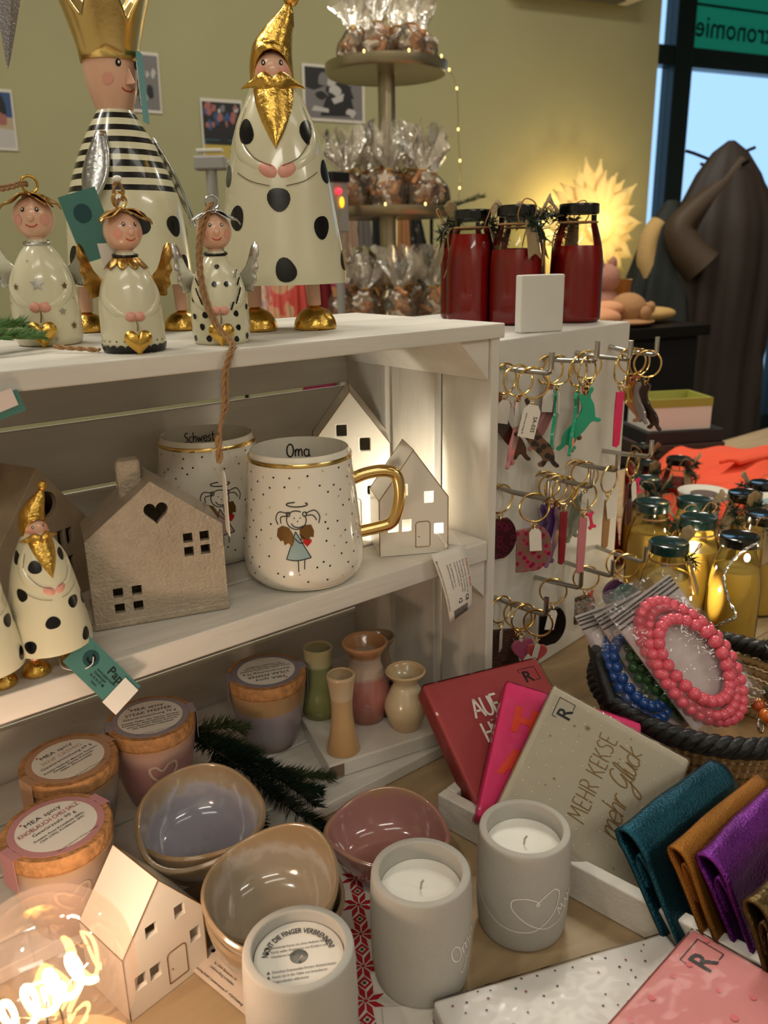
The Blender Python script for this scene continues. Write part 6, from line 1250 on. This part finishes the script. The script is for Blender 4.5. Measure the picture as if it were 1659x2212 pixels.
def cookie_bag(label, loc, k, rz, lean, group):
    t = thing('cookie_bag', label, 'cookie bag', loc, rz, group, rot=(lean[0], lean[1], rz)); t.scale = (k, k, k); rg = random.Random(int(loc[0]*1e4)+int(rz*100))
    for i in range(9):
        M_ = Matrix.Translation((rg.uniform(-.014, .014), rg.uniform(-.014, .014), .012+.0062*i)) @ Euler((rg.uniform(-1.2, 1.2), rg.uniform(-1.2, 1.2), rg.uniform(0, 6))).to_matrix().to_4x4()
        MB().prism(star_poly(.020, 5+i % 2, .62), -.004, .004, M_).obj('cookie', (COOK, ICE, COOK)[i % 3], t, 0, .001)
    ph = rg.uniform(0, 6)
    def fn(p, a):
        q = max(0, (p.z-.075)/.05); f = 1+q*(.34*sin(7*a+ph)+.26*sin(4*a+2*ph)); return Vector((p.x*f, p.y*f, p.z+q*.020*sin(5*a+ph)))
    fb_ = lambda p, a: Vector((p.x*(1+.08*sin(5*a+ph+p.z*90)), p.y*(1+.08*sin(5*a+ph+p.z*90)), p.z))
    MB().lathe(dsm([(.004, .001), (.026, .002), (.032, .018), (.031, .045), (.018, .066), (.0075, .076)], 3), 36, fn=fb_).obj('cellophane', film_mat('bag_cellophane', (248, 244, 236), .30, .10, .06, (236, 226, 206), 1., 90), t, 70)
    MB().lathe(dsm([(.0075, .076), (.014, .092), (.026, .115), (.034, .137)], 4), 42, fn=fn).obj('flared_top', film_mat('flared_cellophane', (250, 246, 238), .38, .12, .24, (252, 246, 234), 1., 110), t, 70)
    MB().torus((0, 0, .076), .0085, .0022, 16, 6).obj('tie', TIE, t); MB().grid(3, 6, lambda u, v: Vector((.009+.024*v, (u-.5)*.008, .076+.010*sin(v*3)-.012*v))).obj('ribbon_end', TIE, t, 60, solid=.0006)
    return t
def ring_bags(n, z, r, k, gl, where, ph=0.):
    for i in range(n):
        a = 2*pi*i/n+ph; side = ('right', 'back right', 'back', 'back left', 'left', 'front left', 'front', 'front right')[int(((a+.39+radians(39)) % (2*pi))/(pi/4)) % 8]
        cookie_bag('clear bag of sugared cookies on the %s tier of the stand, %s side' % (where, side), (.88+r*cos(a), 1.22+r*sin(a), z+.0052), k, a+.4*i, (rgc.uniform(-.12, .12), rgc.uniform(-.12, .12)), gl)
rgc = random.Random(12)
ring_bags(7, .8735, .090, 1.08, 'cookie bags on the top tier', 'top', .2); ring_bags(8, .5475, .118, 1.22, 'cookie bags on the middle tier', 'middle', .1); ring_bags(8, .2755, .125, 1.22, 'cookie bags on the lowest tier', 'lowest', .3)
ring_bags(4, .5475, .058, 1.32, 'cookie bags on the middle tier', 'inner middle', .5); ring_bags(3, .8735, .045, 1.10, 'cookie bags on the top tier', 'inner top', .5)
fir('fir greenery tucked between the bags on the middle tier', (.88, 1.22, .556), [([(.05, -.10, .01), (.10, -.14, .012), (.17, -.17, .03)], .0015), ([(-.02, -.13, .01), (.04, -.16, .0), (.09, -.155, .01)], .0015), ([(.12, -.05, .01), (.16, -.09, .015), (.20, -.12, .035)], .0015)], [GREEN, DG2], .022, 1200, 14)
st = thing('fairy_lights', 'thin wire of tiny warm lights draped over the tiered stand', 'fairy lights', (.88, 1.22, .6)); b = MB(); wp = smooth_path([(.13, -.08, .285), (.15, -.09, .24), (.152, -.095, .13), (.155, -.10, .05), (.14, -.11, -.02)], 6); b.tube(wp, .0008, 5); b.obj('wire', GOLDS, st)
for p in [tuple(wp[i]) for i in (1, 6, 11, 16, 21)]+[(.148*cos(a), .148*sin(a), .292) for a in (-1.2, -1.9, -2.6)]+[(.166*cos(a), .166*sin(a), -.034) for a in (-.5, -1.1, -1.7, -2.3)]: MB().ell(p, (.0026, .0026, .004), 8, 6).obj('light', mat('fairy_led', (255, 220, 140), emit=(255, 214, 130), estr=3), st)
# ================================================================ hanging scarves behind the figurines
def scarf(label, T, BL, BRt, m, seed):
    t = thing('hanging_scarf', label, 'scarf', (0, 0, 0), 0, 'scarves hanging behind the crate'); T, BL, BRt = map(Vector, (T, BL, BRt)); BL = T+(BL-T)*1.7; BRt = T+(BRt-T)*1.7; wd_ = (BRt-BL).normalized(); nn = wd_.cross(Vector((0, 0, 1))).normalized(); rg = random.Random(seed); ph = rg.uniform(0, 6)
    def f(u, v):
        L0 = T-wd_*.016; R0 = T+wd_*.016; p = L0.lerp(R0, u).lerp(BL.lerp(BRt, u), v); p.x, p.y = p.x, p.y; return p+nn*(.010*sin(u*14+ph)*(.3+.7*v)+.012*sin(pi*u))
    MB().grid(20, 14, f).obj('cloth', m, t, 80, solid=.003); MB().torus(T+Vector((0, 0, .004)), .008, .0018, 16, 6, Euler((pi/2, 0, .6)).to_matrix()).obj('loop', m, t)
def fabric(n, c): return mat('fabric_'+n, c, .9, bump=.4, bscale=200)
BM0 = mat('dark_metal', (30, 26, 24), .4, metal=.6)
SCV = [('magenta scarf hanging directly right of the bearded figurine', [[1.0598, 1.6997, 0.6034], [0.9412, 1.6583, 0.2646], [1.0462, 1.5728, 0.2622]], fabric('magenta', (146, 44, 74))),
       ('beige wood-coloured scarf hanging left of the stand stem', [[1.093, 1.6727, 0.6026], [1.002, 1.6088, 0.2632], [1.0683, 1.5548, 0.2617]], fabric('beige', (130, 104, 84))),
       ('grey scarf hanging beside the stand stem', [[1.1294, 1.643, 0.6018], [1.0462, 1.5728, 0.2622], [1.0938, 1.5342, 0.2611]], fabric('grey', (84, 78, 72))),
       ('plain black scarf hanging behind the stand stem', [[1.1626, 1.6161, 0.601], [1.0871, 1.5395, 0.2613], [1.138, 1.4982, 0.2601]], fabric('black', (16, 15, 16))),
       ('tan scarf hanging between two black ones', [[1.2256, 1.5648, 0.5996], [1.138, 1.4982, 0.2601], [1.1811, 1.4631, 0.2591]], fabric('tan', (136, 92, 52))),
       ('black scarf with pale flecks right of the stand stem', [[1.2455, 1.5486, 0.5992], [1.1623, 1.4784, 0.2596], [1.2452, 1.4109, 0.2577]], leo('flecked_fabric', (14, 14, 16), (150, 140, 120), (14, 14, 16), 40)),
       ('pale pink and purple scarf seen under the bearded figurine', [[0.7103, 1.5809, 0.4459], [0.6645, 1.5535, 0.2868], [0.7044, 1.521, 0.2859]], leo('pink_purple_fabric', (196, 120, 120), (126, 84, 130), (206, 180, 150), 22)),
       ('coral red striped scarf seen between the gold feet', [[0.7502, 1.5484, 0.445], [0.7014, 1.5234, 0.286], [0.7443, 1.4886, 0.285]], leo('coral_fabric', (200, 82, 74), (176, 150, 120), (206, 150, 110), 20)),
       ('red and mint scarf seen between the gold feet', [[0.7901, 1.516, 0.4441], [0.7383, 1.4934, 0.2851], [0.7802, 1.4593, 0.2842]], leo('red_mint_fabric', (190, 66, 56), (120, 160, 130), (200, 170, 130), 18)),
       ('dark red scarf right of the gold foot', [[0.84, 1.4754, 0.443], [0.7842, 1.4561, 0.2841], [0.838, 1.4123, 0.2829]], fabric('dark_red', (112, 18, 24)))]
for k, (lab, p, m) in enumerate(SCV): scarf(lab, *p, m, k)
def rail(label, k0, k1):
    rl = thing('scarf_rail', label, 'rail', (0, 0, 0)); d_ = Vector((.776, -.631, 0)); pA, pB = Vector(SCV[k0][1][0])-d_*.06+Vector((0, 0, .006)), Vector(SCV[k1][1][0])+d_*.06+Vector((0, 0, .006))
    MB().tube([pA, pB], .005, 10).obj('rail', BM0, rl)
    for p in (pA, pB): MB().tube([p, (p.x, p.y, ZF+.0005)], .006, 10).obj('post', BM0, rl); MB().lathe([(0, 0), (.10, 0), (.10, .01), (0, .015)], 24, c=(p.x, p.y, ZF+.0005)).obj('foot', BM0, rl)
rail('dark rail on two posts carrying the scarves behind the tiered stand', 0, 5); rail('low dark rail carrying the colourful scarves under the figurines', 6, 9)
# card terminal stand
ps = thing('terminal_stand', 'grey display bar on a post behind the crate', 'stand', (.310, 1.075, 0), radians(-40)); GP = mat('grey_plastic2', (150, 148, 144), .4)
MB().box((0, 0, .632), (.062, .030, .026)).obj('display_bar', GP, ps, 0, .004); MB().tube([(0, 0, .619), (0, 0, .0)], .011, 14).obj('post', GP, ps); MB().box((0, 0, .655), (.05, .02, .006)).obj('paper_tray', WHITEPAINT, ps, 0, .001); MB().lathe([(0, ZF+.001), (.08, ZF+.001), (.08, ZF+.015), (.011, ZF+.02), (.011, .001)], 24).obj('base', GP, ps)
rd = thing('card_reader', 'small card reader with red indicator light beside the stand', 'card reader', (.672, 1.150, .5), 0); MB().box((0, 0, .125), (.05, .03, .022)).obj('slot', mat('black_plastic', (22, 22, 24), .3), rd, 0, .002); MB().box((0, .002, .06), (.045, .026, .11)).obj('body', GP, rd, 0, .003); MB().ell((-.008, -.016, .094), .006, 10, 8).obj('red_light', mat('red_led', (255, 30, 40), emit=(255, 24, 40), estr=6), rd); MB().ell((.0, -.015, .070), (.006, .004, .012), 10, 8).obj('amber_light', mat('amber_led', (255, 190, 40), emit=(255, 180, 40), estr=2), rd); MB().tube([(0, 0, .01), (0, 0, -.4995)], .01, 10).obj('post', GP, rd)
# ================================================================ paper star lamp
BM0 = mat('dark_metal', (30, 26, 24), .4, metal=.6)
sc = rp(2.135, SW-.22, .555); sl2 = thing('paper_star_lamp', 'glowing pale paper star lamp against the olive wall', 'lamp', sc); sl2.rotation_euler = (ROOM.to_3x3() @ Euler((pi/2, 0, 0)).to_matrix()).to_euler()
PS = mat('lit_paper', (240, 214, 150), .8, emit=(255, 205, 105), estr=.15); PSC = mat('lit_paper_core', (250, 224, 150), .8, emit=(255, 208, 110), estr=.35)
for layer, (n, R1, R0, z) in enumerate(((22, .275, .06, .0), (18, .215, .05, .03))):
    for k in range(n):
        a = 2*pi*k/n+.1*layer; w_ = R1*.17; rg = random.Random(k+50*layer); R_ = R1*rg.uniform(.88, 1.1); cu = rg.uniform(-.025, .025)
        def pf(u, v, a=a, R_=R_, cu=cu, w_=w_, z=z):
            r = R0+(R_-R0)*v; hw = w_*sin(pi*min(.99, .22+.78*v))**.8*(1-v**6); x = r; y = (u-.5)*2*hw+cu*v*v; zz = z+.03*v-.10*v*v*(0.4)+.012*(1-abs(u-.5)*2); return Vector((x*cos(a)-y*sin(a), x*sin(a)+y*cos(a), zz))
        MB().grid(4, 10, pf).obj('petal', PS, sl2, 60)
MB().ell((0, 0, .03), (.085, .085, .06), 28, 16).obj('core', PSC, sl2); MB().tube([(0, 0, -.02), (0, 0, -.2195)], .006, 8).obj('wall_bracket', BM0, sl2); lamp_in(sl2, (0, 0, .32), 4.5, (1, .75, .36), .05); lamp_in(sl2, (0, .0, -.10), 6, (1, .75, .36), .05)
# ================================================================ coat stand
ct = thing('coat_stand', 'dark metal coat stand with short pegs in front of the window', 'coat stand', (2.45, 1.22, ZF)); BM = mat('dark_metal', (30, 26, 24), .4, metal=.6)
MB().tube([(0, 0, .004), (0, 0, 1.72)], .016, 12).obj('pole', BM, ct); MB().lathe([(0, .0005), (.20, .0005), (.20, .012), (.03, .03), (0, .03)], 32).obj('foot', BM, ct)
for dx, dy, z in ((-.112, .088, 1.735), (.108, -.052, 1.745), (.03, .11, 1.70), (-.03, -.11, 1.69)): MB().tube([(0, 0, z-.05), (dx*.8, dy*.8, z-.008), (dx, dy, z)], .006, 8).obj('coat_peg', BM, ct)
def coat(label, axis, z0, z1, rfun, m, seed, extras=()):
    t = thing('coat', label, 'coat', axis); rg = random.Random(seed); ph = [rg.uniform(0, 6) for _ in range(4)]
    def f(u, v):
        a = 2*pi*u; r = rfun(v); fold = 1+(.10*sin(9*a+ph[0])+.07*sin(14*a+ph[1]+v*3)+.05*sin(5*a+ph[2]))*min(1, v*2); R_ = RZ; p = Vector((r*1.0*cos(a)*fold, r*.62*sin(a)*fold, z1+(z0-z1)*v)); return R_ @ p
    RZ = Matrix.Rotation(radians(-39), 3, 'Z')
    MB().grid(72, 30, f).obj('body', m, t, 80)
    for nm, pts, rr, mm in extras: b = MB(); P = smooth_path(pts, 6); n = len(P); b.tube(P, [rr[0]+(rr[1]-rr[0])*i/(n-1) for i in range(n)], 16); b.obj(nm, mm, t, 70)
    return t
BRN = mat('brown_coat_cloth', (48, 38, 32), .6, bump=.2, bscale=30); GRN = mat('dark_green_coat_cloth', (30, 34, 30), .7, bump=.2, bscale=30)
def interp(v, P):
    for (a, x), (b_, y) in zip(P, P[1:]):
        if a <= v <= b_: return x+(y-x)*(v-a)/(b_-a)
    return P[-1][1]
E_ = Vector((.776, -.631, 0))      # to the right as seen from the table
coat('long dark brown coat draped over the top of the stand', (2.45, 1.20, 0), -.30, .815, lambda v: interp(v, [(0, .012), (.03, .06), (.10, .115), (.25, .19), (.40, .205), (.7, .19), (1, .20)]), BRN, 3,
     [('sleeve', [Vector((0, -.05, .745)), -E_*.07+Vector((-.01, -.055, .66)), -E_*.15+Vector((-.02, -.06, .585)), -E_*.195+Vector((-.03, -.06, .52)), -E_*.175+Vector((-.03, -.07, .45)), -E_*.115+Vector((-.04, -.08, .385))], (.022, .072), mat('brown_sleeve_cloth', (70, 54, 38), .6, bump=.2, bscale=30)), ('sleeve', [E_*.02+Vector((0, -.03, .74)), E_*.12+Vector((0, -.02, .60)), E_*.17+Vector((0, 0, .45)), E_*.18+Vector((0, .0, .25))], (.02, .07), BRN)])
coat('dark green coat with fur trim hanging left behind the brown one', (2.31, 1.33, 0), -.35, .62, lambda v: interp(v, [(0, .02), (.1, .09), (.3, .14), (.6, .19), (1, .21)]), GRN, 8, [('fur_trim', [(-.04, .02, .54), (-.075, .03, .49), (-.085, .03, .42), (-.07, .02, .36)], (.035, .040), mat('beige_fur', (196, 160, 104), .95, bump=1., bscale=120))])
# ================================================================ side table with plush things near the window
sd = thing('side_table', 'black side table under the star lamp', 'table', (1.50, .98, 0), -.25); MB().box((0, 0, .235), (.44, .34, .03)).obj('table_top', BM, sd, 0, .003); MB().box((0, 0, (.22+ZF)/2), (.40, .30, .22-ZF)).obj('body', mat('black_cloth', (14, 13, 13), .9), sd, 0, .01)
def plush(label, loc, parts, c):
    t = thing('plush_toy', label, 'plush toy', loc); m = mat('plush_%s' % label[:9], c, .95, bump=1., bscale=150)
    for nm, p, r in parts: MB().ell(p, r, 16, 12).obj(nm, m, t)
plush('rosy brown plush figure sitting right behind the bottles', (1.47, .98, .251), [('body', (0, 0, .05), (.05, .045, .05)), ('head', (.0, 0, .125), (.042, .04, .042)), ('ear', (-.03, 0, .165), (.014, .01, .02)), ('ear', (.03, 0, .165), (.014, .01, .02))], (172, 122, 104))
plush('tan curly fur hat with pink flower on the side table', (1.42, .90, .251), [('crown', (.05, 0, .045), (.055, .05, .045)), ('brim', (.05, 0, .012), (.085, .07, .012)), ('flower', (.06, -.05, .035), (.022, .014, .02)), ('flower', (.09, -.045, .05), (.016, .012, .016))], (168, 124, 84))
plush('pale peach folded fur piece hanging over the table edge', (1.34, .90, .251), [('fold', (0, 0, .028), (.075, .05, .028)), ('fold', (.05, .01, .05), (.05, .04, .022))], (212, 150, 110))
plush('long beige fur scarf lying along the side table', (1.60, .92, .251), [('fold', (0, 0, .022), (.12, .05, .022)), ('fold', (-.06, .0, .04), (.06, .045, .022))], (196, 156, 96))
t = thing('amber_tumbler', 'amber coloured tumbler on the side table before the star lamp', 'tumbler', (1.60, 1.02, .2505)); MB().lathe([(0, .0), (.024, 0), (.030, .12), (.028, .12), (.022, .004), (0, .004)], 28).obj('tumbler_body', mat('amber_glass', (190, 120, 40), .15, trans=.5), t)
# silver ornament tip hanging in from the upper left
on = thing('icicle_ornament', 'silver glitter star ornament point hanging in at the upper left', 'ornament', (-.3195, .2070, .595)); b = MB(); b.lathe([(0, 0), (.002, .008), (.0055, .028), (.010, .055), (.012, .08), (0, .10)], 4); b.xf(Matrix.Rotation(radians(8), 4, 'Y')).obj('point', mat('glitter_silver', (150, 145, 148), .35, metal=.7, bump=1, bscale=500), on, 0); MB().tube([(-.012, 0, .098), (-.03, 0, .55), (-.02, 0, 1.72)], .0006, 5).obj('string', TWINE, on)
